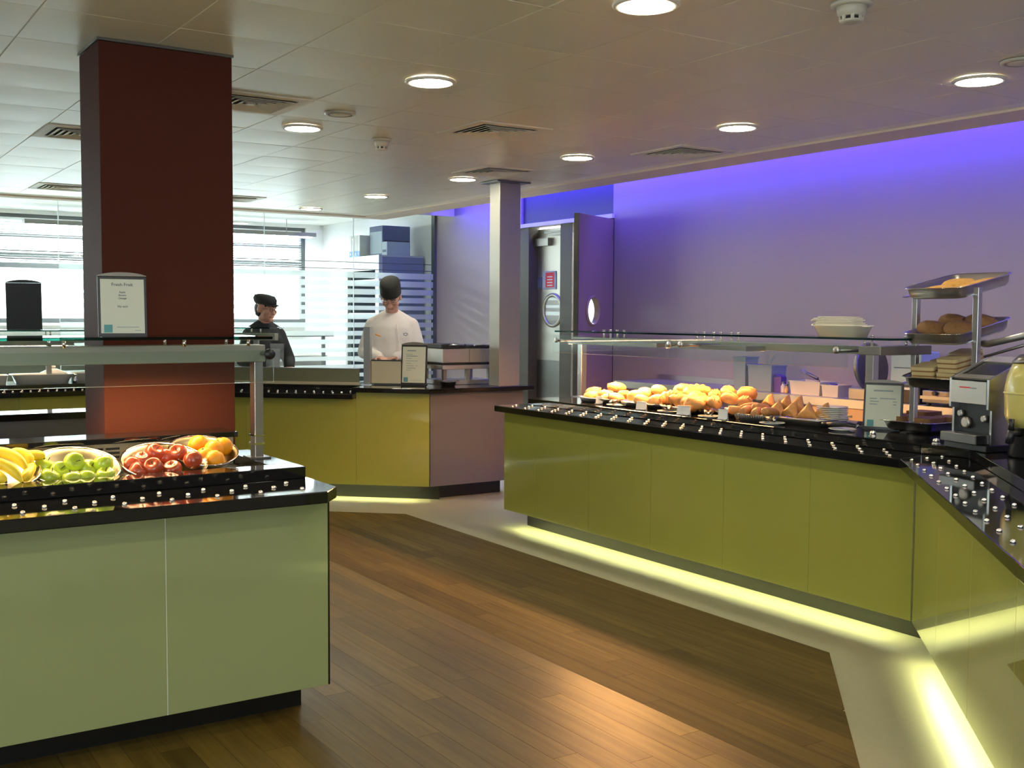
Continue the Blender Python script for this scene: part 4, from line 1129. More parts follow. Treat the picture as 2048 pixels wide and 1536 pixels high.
# casserole with folded cloth on the glass shelf
cs = thing('casserole_dish', 'cream oval baking dish holding folded cloths on the glass shelf', 'dish', (4.65, 3.90, 1.3832))
def sring(lx, ly, z, n=32, sq=4.0, c=(0, 0)):
    return [(c[0] + lx * math.copysign(abs(math.cos(2 * PI * i / n)) ** (2 / sq), math.cos(2 * PI * i / n)), c[1] + ly * math.copysign(abs(math.sin(2 * PI * i / n)) ** (2 / sq), math.sin(2 * PI * i / n)), z) for i in range(n)]
MB().ring_loft([sring(.085, .12, 0), sring(.10, .14, .05), sring(.108, .152, .056), sring(.108, .152, .061), sring(.098, .142, .058), sring(.083, .115, .008)]).build('dish_body', 'cream_ceramic', cs, local=True)
for s in (1, -1):
    MB().ball((0, .152 * s, .054), .035, .022, .005, 12, 6).build('handle', 'cream_ceramic', cs, local=True)
for k, (dx, dy, zz, lx, ly, rz, lb) in enumerate(((0, .01, .059, .085, .125, .0, 'lower folded cream cloth lying in the baking dish'), (.01, .02, .083, .075, .115, .12, 'upper folded cream cloth lying on the other in the dish'))):
    t = thing('folded_cloth', lb, 'cloth', (4.65 + dx, 3.90 + dy, 1.3832 + zz), 'folded cloths', rotz=rz)
    mb = MB()
    for q in range(3):
        mb.ring_loft([sring(lx - .004 * q, ly - .006 * q, .008 * q + z_, 24, 5, (0, .006 * q)) for z_ in (0, .0065)])
    mb.build('cloth_folds', 'cloth_cream', t, local=True)
    MB().tube([(0, ly - .01, .004), (-.03, ly + .03, .006), (-.02, ly + .055, .0)], [.012, .010, .005], 8).build('cloth_corner', 'cloth_cream', t, local=True)

# ------------------------------------------------------------------ three-tier rack with trays
rk = thing('tray_rack', 'three tier steel rack holding tilted trays at the counter corner', 'rack', (4.80, 3.38, Z))
for y in (3.56, 3.135):
    xo = 0 if y > 3.4 else -.12
    MB().box(4.785 + xo, 4.815 + xo, y - .015, y + .015, Z + .005, 1.66 if y > 3.4 else 1.628).build('upright', 'steel', rk, .002)
    MB().box(4.72 + xo, 4.88 + xo, y - .02, y + .02, Z, Z + .005).build('foot', 'steel_dark', rk)
    for zf in (1.19, 1.406, 1.625):
        MB().obox((4.82 + xo * .5, y - .022 * (1 if y > 3.4 else -1), zf + .02 - .030), (.981, 0, .194), (0, 1, 0), (-.194, 0, .981), .15, .012, .003).build('bracket', 'steel', rk)
def gn_tray(label, c, tilt, m='steel', d=.055, lx=.22, ly=.172):
    t = thing('steel_tray', label, 'tray', c, 'steel trays on the rack', rot=(0, -tilt, 0))
    s = 9
    MB().ring_loft([sring(lx - .025, ly - .025, -d, 40, s), sring(lx - .016, ly - .016, -d + .012, 40, s), sring(lx - .010, ly - .010, -.003, 40, s), sring(lx, ly, -.001, 40, s), sring(lx, ly, .001, 40, s), sring(lx - .012, ly - .012, 0.0, 40, s), sring(lx - .018, ly - .018, -d + .014, 40, s), sring(lx - .03, ly - .03, -d + .003, 40, s)]).build('tray_body', m, t, local=True)
    MB().ring_loft([sring(lx - .002, ly - .002, .0012, 40, s), sring(lx, ly, .003, 40, s), sring(lx + .002, ly + .002, .001, 40, s), sring(lx, ly, -.002, 40, s), sring(lx - .002, ly - .002, .0012, 40, s)], cap=False).build('rim_bead', 'chrome', t, local=True)
    return t
TA = math.atan2(.085, .43)
def on_tray(cx, cz, u, v, h=0.0):
    return (cx + u * math.cos(TA) - h * math.sin(TA), 3.345 + v, cz + u * math.sin(TA) + h * math.cos(TA))
tz = [(4.83, 1.668), (4.83, 1.447), (4.83, 1.232)]
gn_tray('topmost tilted steel tray of the rack, with fried food', (4.83, 3.345, 1.668), TA)
gn_tray('middle tilted steel tray of the rack, with round brown loaves', (4.83, 3.345, 1.447), TA)
gn_tray('lower tilted steel tray of the rack, with sandwiches piled up', (4.83, 3.345, 1.232), TA)
gn_tray('flat steel tray resting on the counter under the rack, with brown bread', (4.965, 3.595, .953), 0.0, 'steel', .048)
# topmost: flat golden pieces
mb = MB().ring_loft([sring(.085, .07, -.012, 20, 3), sring(.095, .08, 0, 20, 3), sring(.08, .065, .012, 20, 3), sring(.02, .02, .017, 20, 3)])
fme = mb.mesh('flapjack_body', 'fried')
for k, (u, v, lb) in enumerate(((-.095, .07, 'golden flat cake at front left of the topmost tray'), (-.09, -.08, 'golden flat cake at front right of the topmost tray'), (.10, .07, 'golden flat cake at back left of the topmost tray'), (.10, -.08, 'golden flat cake at back right of the topmost tray'))):
    o = bpy.data.objects.new('flat_cake', fme); C.objects.link(o); o.location = on_tray(4.83, 1.668, u, v, -.03); o.rotation_euler = (0, -TA, rng.uniform(-.3, .3)); o.scale = (.95, .95, 1.2)
    tag(o, lb, 'cake', 'flat cakes on the topmost tray', 'thing')
lme = MB().lathe([(.05, -.02), (.072, -.012), (.078, .004), (.070, .022), (.045, .038), (.01, .043)], n=24).mesh('loaf_body', 'brown_bread')
for k, (u, v, lb) in enumerate(((-.085, .075, 'round brown loaf at front left of the middle tray'), (-.08, -.075, 'round brown loaf at front right of the middle tray'), (.09, .075, 'round brown loaf at back left of the middle tray'), (.09, -.075, 'round brown loaf at back right of the middle tray'))):
    o = bpy.data.objects.new('brown_loaf', lme); C.objects.link(o); o.location = on_tray(4.83, 1.447, u, v, -.010); o.rotation_euler = (0, -TA, rng.uniform(0, 3)); o.scale = (1.05, 1.05, 1.15)
    tag(o, lb, 'bread', 'round loaves on the middle tray', 'thing')
# sandwich blocks
def slab_me(lx, ly, h, m, name): 
    mb = MB(); mb.ring_loft([sring(lx, ly, 0, 24, 9), sring(lx, ly, h, 24, 9)], smooth=False); return mb.mesh(name, m)
sl_w = slab_me(.066, .062, .016, 'bread_white', 'bread_slice'); sl_f = slab_me(.064, .060, .008, 'bread_crust', 'filling')
def sandwich(c, label, layers, rot, group, lean=(0, 0, 0)):
    t = thing('sandwich', label, 'sandwich', c, group, rot=rot)
    z = 0
    for k in range(layers):
        o = share(sl_w if k % 2 == 0 else sl_f, 'bread_slice' if k % 2 == 0 else 'filling', t, (0, 0, 0)); o.location = (0, 0, z)
        z += .016 if k % 2 == 0 else .008
    return z
CZ = 1.232
for k, (u, v, h, ly, lb) in enumerate(((-.09, .09, -.05, 7, 'sandwich stack at front left of the lower rack tray'), (-.09, -.055, -.05, 5, 'dark filled sandwich stack at front right of the lower rack tray'), (-.08, -.06, .016, 5, 'sandwich lying on top of the front right stack'), (.06, .08, -.05, 7, 'sandwich stack at back left of the lower rack tray'), (.06, -.07, -.05, 7, 'sandwich stack at back right of the lower rack tray'), (.05, -.03, .040, 3, 'flat sandwich on top at back of the lower rack tray'))):
    sandwich(on_tray(4.83, CZ, u, v, h), lb, ly, (0, -TA, rng.uniform(-.2, .2)), 'sandwiches on the rack')
bw = slab_me(.075, .066, .0155, 'brown_bread', 'bread_slice')
for k, (x, y, n_, lb) in enumerate(((-.10, .08, 4, 'brown bread stack at front left of the counter tray'), (-.10, -.07, 4, 'brown bread stack at front right of the counter tray'), (.07, .07, 5, 'brown bread stack at back left of the counter tray'), (.07, -.09, 4, 'brown bread stack at back right of the counter tray'))):
    t = thing('bread_stack', lb, 'bread', (4.965 + x, 3.595 + y, .910), 'brown bread on the counter tray', rotz=rng.uniform(-.2, .2))
    for q in range(n_):
        o = share(bw, 'bread_slice', t, (0, 0, 0)); o.location = (rng.uniform(-.004, .004), rng.uniform(-.004, .004), .0158 * q + .002)

# conveyor toaster and juice dispenser
tr = thing('toaster', 'tall steel toaster with black top opening and red marked front panel', 'toaster', (4.47, 2.93, Z), rotz=math.radians(-14))
MB().box(-.12, .16, -.13, .13, .0, .03).build('base', 'black_plastic', tr, .004, local=True)
prof = [(-.085, .03), (.14, .03), (.14, .40), (.10, .405), (-.105, .315), (-.105, .185), (-.085, .18)]
mb = MB()
for s, y in ((1, .115), (-1, -.115)):
    k = len(prof)
    vs = [(p[0], y + d, p[1]) for d in (-.006, .006) for p in prof]
    mb.add(vs, [tuple(range(k - 1, -1, -1)), tuple(range(k, 2 * k))] + [(i, (i + 1) % k, k + (i + 1) % k, k + i) for i in range(k)])
mb.build('side_panels', 'steel', tr, local=True)
MB().box(-.108, -.098, -.108, .108, .205, .305).build('front_panel', 'brushed_steel', tr, .002, local=True)
MB().box(.10, .14, -.108, .108, .03, .39).build('back_panel', 'steel', tr, local=True)
MB().obox((0.02, 0, .352), (.916, 0, .40), (0, 1, 0), (-.40, 0, .916), .075, .10, .004).build('top_opening', 'black_plastic', tr, local=True)
MB().obox((-.075, 0, .322), (.916, 0, .40), (0, 1, 0), (-.40, 0, .916), .018, .108, .004).build('top_lip', 'steel_grey', tr, local=True)
MB().obox((.103, 0, .395), (.916, 0, .40), (0, 1, 0), (-.40, 0, .916), .03, .108, .004).build('top_lip', 'brushed_steel', tr, local=True)
MB().box(-.06, .09, -.108, .108, .03, .20).build('inner_body', 'black_plastic', tr, local=True)
for y, r, zz in ((.085, .016, .155), (.05, .026, .115), (-.06, .016, .14)):
    MB().lathe([(r, 0), (r, .014), (r * .7, .018)], (-.062, y, zz), 16, (-1, 0, 0)).build('knob', 'brushed_steel', tr, local=True)
MB().box(-.1088, -.1082, -.012, .055, .273, .279).build('badge', 'red_print', tr, local=True)
MB().box(-.1088, -.1082, -.05, -.014, .272, .2775).build('badge', 'steel_dark', tr, local=True)
MB().box(-.16, -.0855, -.11, .11, .032, .075).build('crumb_tray', 'steel_dark', tr, .004, local=True)
jd = thing('juice_dispenser', 'yellow juice dispenser with black base at the right edge', 'dispenser', (4.375, 2.64, Z), rotz=math.radians(-14))
jd.scale = (1.18, 1.18, 1.08)
MB().lathe([(.085, 0), (.09, .01), (.08, .11), (.085, .118)], n=28).build('base', 'black_plastic', jd, local=True)
MB().lathe([(.09, .118), (.105, .16), (.108, .26), (.10, .315), (.082, .365), (.05, .38)], n=32).build('tank', 'juice_yellow', jd, local=True)
MB().lathe([(.1092, .246), (.1115, .25), (.1092, .254)], n=32, cap=False).build('band', 'juice_yellow', jd, local=True)
MB().lathe([(.084, .365), (.086, .372), (.06, .40), (.02, .405)], n=28).build('lid', 'steel_dark', jd, local=True)
MB().tube([(-.09, -.02, .10), (-.13, -.02, .10), (-.14, -.02, .06)], [.016, .016, .012], 10).build('tap', 'black_plastic', jd, local=True)
MB().cyl((-.13, -.02, .105), .010, .05, 10).build('tap_handle', 'black_plastic', jd, local=True)
# bracket arm at the right
ba = thing('gantry_arm', 'slanting steel gantry arm rising to the right edge beside the rack', 'gantry', (4.72, 2.90, Z))
MB().box(4.72, 4.80, 2.80, 2.88, Z + .005, 1.46).build('post', 'steel_dark', ba, .003)
MB().box(4.70, 4.82, 2.78, 2.90, Z, Z + .005).build('base_plate', 'steel_dark', ba)
MB().tube([(4.772, 3.16, 1.363), (4.755, 3.12, 1.363), (4.745, 2.89, 1.415)], [.017, .017, .017], 8).build('arm', 'steel_grey', ba)
MB().tube([(4.772, 3.15, 1.300), (4.750, 2.89, 1.375)], .007, 8).build('stay_rod', 'steel_grey', ba)
MB().box(4.60, 4.80, 2.78, 2.84, 1.335, 1.347).build('glass_clamp', 'edge_glass', ba)

# ------------------------------------------------------------------ back worktop along the violet wall
wt = thing('back_worktop', 'long steel worktop along violet wall behind the pastries', 'worktop', (6.3, 4.5, 0))
MB().box(6.07, XW - .005, 1.5, 7.6, .885, .92).build('top', 'brushed_steel', wt, .003)
MB().box(6.065, 6.0695, 1.5, 7.6, .865, .922).build('fascia', 'brushed_steel', wt)
MB().box(XW - .03, XW - .005, 1.5, 7.6, .92, .965).build('upstand', 'brushed_steel', wt)
for y in (1.7, 3.2, 4.7, 6.2, 7.5):
    MB().box(6.10, 6.14, y - .02, y + .02, 0, .884).build('leg', 'steel', wt)
MB().box(6.12, XW - .02, 1.6, 7.5, .35, .37).build('undershelf', 'steel_grey', wt)
dr = MB().box(6.08, 6.10, 4.85, 5.35, .70, .86).build('drawer', 'drawer_wood', wt, .003)
MB().box(6.072, 6.0795, 5.0, 5.2, .80, .815).build('handle', 'steel', dr)
def open_box(name, label, c, lx, ly, h, m, cat, ang=0, th=.004, rimr=True, taper=.92):
    t = thing(name, label, cat, c, rotz=ang)
    def r4(sx, sy, z): return [(-sx, -sy, z), (sx, -sy, z), (sx, sy, z), (-sx, sy, z)]
    MB().ring_loft([r4(lx * taper, ly * taper, 0), r4(lx, ly, h), r4(lx - th, ly - th, h), r4(lx * taper - th, ly * taper - th, th)], smooth=False).build('box_body', m, t, local=True)
    if rimr:
        MB().ring_loft([r4(lx, ly, h - .008), r4(lx + .006, ly + .006, h - .008), r4(lx + .006, ly + .006, h), r4(lx, ly, h), r4(lx, ly, h - .008)], cap=False, smooth=False).build('rim', m, t, local=True)
    return t
ZW = .9202
open_box('storage_bin', 'narrow tall blue grey plastic bin on the worktop by the wall', (6.27, 6.20, ZW), .07, .065, .255, 'bin_blue', 'bin')
b2_ = open_box('storage_bin', 'wider blue grey bin with a raised flap, beside the narrow bin', (6.28, 5.985, ZW), .08, .125, .20, 'bin_blue', 'bin')
MB().add([(-.02, .0, .20), (-.02, -.11, .29), (-.02, -.05, .20), (-.016, .0, .20), (-.016, -.11, .29), (-.016, -.05, .20)], [(0, 1, 2), (5, 4, 3), (0, 3, 4, 1), (1, 4, 5, 2), (2, 5, 3, 0)]).build('flap', 'bin_blue', b2_, local=True)
vb = thing('violet_carton', 'small dark violet carton beside the wide bin on the worktop', 'carton', (6.25, 5.82, ZW))
MB().box(-.03, .03, -.037, .037, 0, .115).build('carton_body', 'box_violet', vb, .003, local=True)
MB().obox((0, 0, .125), (1, 0, 0), (0, 1, .3), (0, -.3, 1), .03, .03, .002).build('carton_flap', 'box_violet', vb, local=True)
for k, (y, h, lb) in enumerate(((5.76, .07, 'small clear jar next to the violet carton'), (5.725, .055, 'small amber jar between carton and clear tub'))):
    t = thing('small_jar', lb, 'jar', (6.22, y, ZW))
    MB().lathe([(.017, 0), (.018, .004), (.018, h * .7), (.011, h * .85), (.011, h)], n=14).build('glass_body', 'clear_plastic' if k == 0 else 'drawer_wood', t, local=True)
    MB().cyl((0, 0, h), .013, .012, 12).build('lid', 'steel_dark', t, local=True)
open_box('plastic_tub', 'large clear plastic tub on the worktop with utensils', (6.26, 5.515, ZW), .085, .145, .10, 'clear_plastic', 'tub')
open_box('plastic_tub', 'smaller greyish plastic tub on the worktop holding a violet cup', (6.25, 5.285, ZW), .07, .075, .085, 'clear_plastic', 'tub')
t = thing('violet_cup', 'bright violet cup standing in the smaller plastic tub', 'cup', (6.22, 5.285, ZW + .0045))
MB().lathe([(.020, 0), (.029, .085), (.026, .085), (.018, .004)], n=18).build('cup_body', 'violet_cup', t, local=True)
MB().lathe([(.029, .082), (.031, .085), (.029, .088)], n=18, cap=False).build('rim', 'violet_cup', t, local=True)
t = thing('whisk', 'dark metal whisk leaning out of the large plastic tub', 'whisk', (6.26, 5.52, ZW + .10))
MB().tube([(0, -.055, .018), (0, .01, .042), (0, .045, .056)], [.011, .012, .009], 10).build('handle', 'steel_dark', t, local=True)
for k in range(4):
    a = k * PI / 4
    MB().tube([(0, .045, .056), (.016 * math.cos(a), .075, .067 + .016 * math.sin(a)), (0, .115, .080), (-.016 * math.cos(a), .075, .067 - .016 * math.sin(a)), (0, .045, .056)], .0016, 5).build('wire_loop', 'steel', t, local=True)
MB().tube([(0, -.055, .018), (0, -.07, .008), (0, -.10, -.08)], .004, 6).build('prop', 'steel_dark', t, local=True)
# slicer
t = thing('slicer', 'dark grey food slicer with rounded steel blade guard on the worktop', 'slicer', (6.27, 4.98, ZW))
MB().box(-.14, .16, -.10, .10, 0, .08).build('base', 'steel_grey', t, .008, local=True)
mb = MB(); k = 28
for x in (-.012, .012): pass
mb.lathe([(.17, 0), (.175, .006), (.175, .02), (.16, .03)], (-.02, 0.02, .22), 36, (0, -1, .12)); mb.build('blade_guard', 'steel_dark', t, local=True)
MB().box(-.02, .12, .01, .09, .08, .30).build('motor_body', 'steel_grey', t, .01, local=True)
MB().tube([(-.14, -.07, .08), (-.16, -.09, .22), (-.10, -.10, .26)], .008, 8).build('carriage_arm', 'steel', t, local=True)
t = thing('card_reader_stand', 'pale blue grey printer with black front standing on the worktop', 'printer', (6.26, 4.66, ZW))
MB().box(-.09, .12, -.13, .13, 0, .12).build('lower_body', 'black_plastic', t, .006, local=True)
MB().box(-.07, .12, -.12, .12, .12, .34).build('upper_body', 'box_pale', t, .006, local=True)
MB().box(-.094, -.0905, -.10, .10, .09, .105).build('paper_slot', 'card_white', t, local=True)
MB().box(-.074, -.0705, -.09, .09, .23, .236).build('panel_line', 'box_slate', t, local=True)
t = thing('grill_plate', 'dark steel grill with pale ledge on the worktop behind the rack', 'grill', (6.26, 4.25, ZW))
MB().box(-.15, .2, -.22, .22, .02, .10).build('body', 'steel_dark', t, .006, local=True)
MB().box(-.17, -.1505, -.22, .22, .045, .065).build('front_ledge', 'beige_steel', t, local=True)
MB().box(-.12, .18, -.20, .20, .101, .17).build('hood', 'black_plastic', t, .01, local=True)
for y in (-.12, .12): MB().cyl((-.17, y, .085), .015, .02, 12, (1, 0, 0)).build('knob', 'black_plastic', t, local=True)
for (x, y) in ((-.12, -.19), (-.12, .19), (.17, -.19), (.17, .19)): MB().cyl((x, y, 0), .015, .02, 10).build('foot', 'black_plastic', t, local=True)

# ------------------------------------------------------------------ things on the far counter
ZC = .9053
t = thing('steel_food_well', 'square steel food container on the counter in front of the chef', 'container', (4.20, 8.295, ZC), rotz=math.radians(-42))
def r4(sx, sy, z): return [(-sx, -sy, z), (sx, -sy, z), (sx, sy, z), (-sx, sy, z)]
MB().ring_loft([r4(.14, .10, 0), r4(.14, .10, .205), r4(.134, .094, .205), r4(.134, .094, .02)], smooth=False).build('box_body', 'beige_steel', t, local=True)
MB().ring_loft([r4(.14, .10, .196), r4(.146, .106, .196), r4(.146, .106, .207), r4(.134, .094, .207), r4(.14, .10, .196)], cap=False, smooth=False).build('rim', 'dark_frame', t, local=True)
MB().box(-.146, .146, -.106, -.1005, 0, .012).build('base_strip', 'dark_frame', t, local=True)
# contact grill
t = thing('contact_grill', 'double steel contact grill with black lids beside the steel post', 'grill', (4.72, 8.12, ZC), rotz=math.radians(0))
MB().box(-.20, .30, -.20, .17, .0, .04).build('base_frame', 'steel', t, .003, local=True)
for (x, y) in ((-.17, -.17), (.05, -.17), (.27, -.17), (-.17, .14), (.27, .14)):
    MB().box(x - .015, x + .015, y - .015, y + .015, .04, .13).build('leg', 'steel_grey', t, local=True)
MB().box(-.205, .305, -.205, .175, .13, .165).build('lower_body', 'brushed_steel', t, .003, local=True)
MB().box(-.19, .30, -.19, .17, .165, .185).build('plate', 'black_plastic', t, local=True)
MB().box(-.205, .305, -.205, .175, .185, .30).build('upper_body', 'brushed_steel', t, .003, local=True)
MB().box(.05, .056, -.2062, -.2052, .187, .298).build('body_seam', 'steel_dark', t, local=True)
MB().box(-.20, .04, -.18, .16, .30, .34).build('lid', 'black_plastic', t, .01, local=True)
MB().box(.06, .29, -.18, .16, .30, .33).build('lid', 'black_plastic', t, .01, local=True)
for x in (-.08, .17):
    MB().tube([(x - .06, -.19, .325), (x - .06, -.235, .335), (x + .06, -.235, .335), (x + .06, -.19, .325)], .007, 8).build('handle', 'steel', t, local=True)
t = thing('small_pan', 'small black pan with chrome glint left of the grill base', 'pan', (4.50, 7.80, ZC), rotz=.5)
MB().lathe([(.055, 0), (.068, .035), (.070, .036), (.064, .034), (.052, .004), (.001, .004)], n=24).build('pan_body', 'black_plastic', t, local=True)
MB().tube([(.068, 0, .03), (.11, .0, .036), (.17, 0, .038)], [.006, .007, .006], 8).build('handle', 'chrome', t, local=True)
# far left dishes
def casserole(label, c, lx, ly, lid):
    t = thing('casserole_dish', label, 'dish', c, 'white dishes under far lamps')
    MB().ring_loft([sring(lx * .8, ly * .8, 0), sring(lx * .93, ly * .93, .065), sring(lx, ly, .072), sring(lx, ly, .078), sring(lx * .9, ly * .9, .074), sring(lx * .78, ly * .78, .01)]).build('dish_body', 'white_ceramic', t, local=True)
    if lid:
        MB().ring_loft([sring(.11, .09, .079, 28, 2.5, (.09, 0)), sring(.10, .08, .088, 28, 2.5, (.09, 0)), sring(.03, .025, .118, 28, 2, (.09, 0))]).build('lid', 'white_ceramic', t, local=True)
        MB().lathe([(.012, .117), (.012, .126), (.022, .132), (.018, .142)], (.09, 0, 0), 16).build('lid_knob', 'white_ceramic', t, local=True)
casserole('long white baking dish with a lid on the far left counter', (1.76, 9.84, .9003), .25, .13, True)
casserole('white baking dish right of the lidded dish, half behind the column', (2.12, 9.96, .9003), .13, .12, False)
casserole('white dish cut off by the left edge on the far counter', (1.40, 9.80, .9003), .09, .12, False)
t = thing('cruet', 'small glass cruet standing between the two white baking dishes', 'cruet', (2.005, 9.76, .9003))
MB().lathe([(.02, 0), (.022, .02), (.012, .045), (.014, .06)], n=16).build('body', 'chrome', t, local=True)
MB().lathe([(.016, .061), (.018, .068), (.008, .08)], n=16).build('cap', 'chrome', t, local=True)
# clear holder and bottles by the woman
t = thing('clear_holder', 'clear plastic holder on the far counter in front of the woman', 'holder', (3.455, 8.93, ZC), rotz=math.radians(-42))
MB().box(-.06, .06, -.05, -.046, 0, .29).build('front_sheet', 'thin_plastic', t, local=True)
MB().box(-.06, .06, .046, .05, 0, .33).build('back_sheet', 'thin_plastic', t, local=True)
MB().box(-.06, .06, -.0455, .0455, 0, .004).build('base', 'thin_plastic', t, local=True)
for k, (tt, oo, h, lb) in enumerate(((2.22, .50, .20, 'steel pepper mill beside the column on the far counter'), (2.06, .52, .17, 'steel shaker right of the pepper mill on the far counter'))):
    p = bpt(tt, oo)
    t = thing('pepper_mill' if k == 0 else 'shaker', lb, 'mill' if k == 0 else 'shaker', (*p, ZC))
    MB().lathe([(.026, 0), (.028, .01), (.02, h * .5), (.024, h * .75), (.02, h * .85)], n=16).build('body', 'steel', t, local=True)
    MB().lathe([(.02, h * .86), (.024, h * .9), (.015, h), (.003, h * 1.03)], n=16).build('cap', 'chrome', t, local=True)

# ------------------------------------------------------------------ kitchen behind the glass
kc = thing('steel_oven_cabinet', 'tall steel cabinet with dark openings behind the glass partition', 'cabinet', (6.25, 12.5, 0))
x0, x1, y0, y1, zt = 5.96, 6.57, 12.0, 12.95, 2.19
MB().box(x0 + .05, x1, y0, y0 + .03, 0, zt).build('side_panel', 'cabinet_side', kc, .004) if 'cabinet_side' in M else None
mat('cabinet_side', (0.20, 0.24, 0.33), 0.45, 0.2)
mat('cabinet_front', (0.55, 0.58, 0.58), 0.4, 0.3)  # paler than the side: light from the windows put into the colour
MB().box(x0 + .05, x1, y0, y0 + .03, 0, zt).build('side_panel', 'cabinet_side', kc, .004)
MB().box(x0 + .05, x1, y1 - .03, y1, 0, zt).build('side_panel', 'cabinet_side', kc)
MB().box(x1 - .03, x1, y0 + .031, y1 - .031, 0, zt).build('back_panel', 'steel_dark', kc)
MB().box(x0, x1, y0, y1, zt, zt + .02).build('top', 'cabinet_front', kc)
MB().box(x0, x0 + .05, y0, y1, zt - .16, zt).build('fascia', 'cabinet_front', kc, .003)
MB().box(x0, x0 + .05, y0, y0 + .10, 0, zt - .1601).build('front_stile', 'cabinet_front', kc, .003)
MB().box(x0, x0 + .05, y1 - .06, y1, 0, zt - .1601).build('front_stile', 'cabinet_front', kc)
for z in (1.86, 1.45, 0.9, .4):
    MB().box(x0 + .01, x1 - .031, y0 + .031, y1 - .031, z, z + .06).build('shelf', 'cabinet_front', kc)
ZK = zt + .0205
for k in range(4):
    t = thing('ring_binder', ['leftmost white ring binder on the steel cabinet', 'second white ring binder from the left on the cabinet', 'third white ring binder from the left on the cabinet', 'rightmost ring binder, beside the large dark box'][k], 'binder', (6.12, 12.86 - k * .078, ZK), 'ring binders on the cabinet')
    MB().box(-.13, .13, -.036, .036, 0, .27).build('cover', 'card_white', t, .003, local=True)
    MB().box(-.1315, -.1305, -.036, .036, .0, .075).build('blue_label', 'blue_print', t, local=True)
    MB().lathe([(.014, 0), (.014, .0012)], (-.1316, 0, .04), 14, (-1, 0, 0)).build('finger_hole', 'card_white', t, local=True)
t = thing('cardboard_box', 'large dark slate box on top of the steel cabinet', 'box', (6.32, 12.28, ZK))
MB().box(-.22, .16, -.10, .26, 0, .37).build('box_body', 'box_slate', t, .004, local=True)
MB().box(-.2, .15, -.1012, -.1004, .15, .19).build('printed_band', 'box_dark', t, local=True) if 'box_dark' in M else MB().box(-.2, .15, -.1012, -.1004, .15, .19).build('printed_band', 'dark_frame', t, local=True)
MB().box(-.2212, -.2204, -.08, .24, .03, .30).build('printed_side', 'box_pale', t, local=True)
MB().box(-.222, .162, .07, .09, .37, .3712).build('tape', 'box_pale', t, local=True)
t = thing('cardboard_box', 'smaller pale box in front of the dark box on the cabinet', 'box', (6.24, 12.09, ZK))
MB().box(-.16, .15, -.07, .07, 0, .165).build('box_body', 'box_pale', t, .004, local=True)
MB().box(-.161, .151, -.01, .01, .165, .1662).build('tape', 'card_white', t, local=True)
MB().box(-.1612, -.1604, -.05, .05, .04, .07).build('printed_line', 'box_slate', t, local=True)
# hanging light fittings in the kitchen
for (xa, xb, yy, zz, lb) in ((2.4, 6.15, 14.4, 2.56, 'hanging linear light fitting by the window, right of column'), (-2.8, 1.9, 14.4, 2.56, 'hanging linear light fitting by the windows, left of column')):
    t = thing('linear_light', lb, 'light', ((xa + xb) / 2, yy, zz))
    MB().box(xa, xb, yy - .09, yy + .09, zz, zz + .055).build('housing', 'steel_grey', t, .004)
    MB().box(xa + .05, xb - .05, yy - .05, yy + .05, zz - .012, zz - .0005).build('tube', 'tube_glow', t)
    for x in (xa + .4, xb - .4): MB().cyl((x, yy, zz + .055), .006, 2.79 - zz - .056, 8).build('suspension_rod', 'steel', t)
wk = thing('kitchen_counter', 'steel counter under the windows behind the glass partition', 'counter', (2.5, 14.6, 0))
MB().box(-3.5, 6.3, 14.3, 15.0, .88, .92).build('top', 'brushed_steel', wk)
MB().box(-3.5, 6.3, 14.35, 15.0, .1, .879).build('front', 'steel_grey', wk)
MB().box(-3.5, 6.3, 14.42, 15.0, 0, .099).build('plinth', 'black_plinth', wk)
sg = thing('window_shelf', 'dark shelf at window sill height behind the glass partition', 'shelf', (4.0, 13.6, 0))
MB().box(3.2, 6.0, 13.4, 13.7, 1.20, 1.27).build('board', 'window_frame', sg)
for x in (3.3, 4.6, 5.9): MB().box(x - .02, x + .02, 13.5, 13.54, 0, 1.199).build('leg', 'steel_grey', sg)

# ------------------------------------------------------------------ people
def person_frame(ox, oy, face):
    f = Vector((math.cos(face), math.sin(face), 0)); r = Vector((-f.y, f.x, 0))   # r: towards the figure's left hand side
    return lambda x, y, z: Vector((ox, oy, 0)) + r * x + f * y + Vector((0, 0, z))
def skinned(name, mb, m, parent, voxel, smooth=3, factor=.5):
    o = mb.build(name, m, parent)
    rm = o.modifiers.new('remesh', 'REMESH'); rm.mode = 'VOXEL'; rm.voxel_size = voxel; rm.use_smooth_shade = True
    sm = o.modifiers.new('smooth', 'SMOOTH'); sm.iterations = smooth; sm.factor = factor
    return o
def head_parts(mb, hc, R, s=1.0):
    """hc: head centre; R: 3x3 head frame (columns: left, forward, up)"""
    P = lambda x, y, z: hc + R @ (Vector((x, y, z)) * s)
    mb.ball(hc + R @ Vector((0, -.012, .022)) * s, .076 * s, .096 * s, .098 * s, 20, 14, R)
    mb.ball(P(0, .020, -.045), .060 * s, .072 * s, .070 * s, 18, 12, R)
    mb.capsule(P(0, .072, -.088), P(0, .060, -.080), .026 * s, .034 * s)            # chin
    mb.capsule(P(0, .088, .006), P(0, .108, -.030), .009 * s, .014 * s)             # nose
    for q in (1, -1):
        mb.capsule(P(.012 * q, .100, -.033), P(.010 * q, .094, -.034), .008 * s, .009 * s)
        mb.capsule(P(.046 * q, .070, -.018), P(.05 * q, .05, -.03), .02 * s, .024 * s)   # cheek
        mb.capsule(P(.018 * q, .086, .026), P(.048 * q, .070, .024), .010 * s, .010 * s)  # brow
        mb.ball(P(.079 * q, -.008, -.008), .010 * s, .020 * s, .032 * s, 10, 8, R)        # ear
    return P
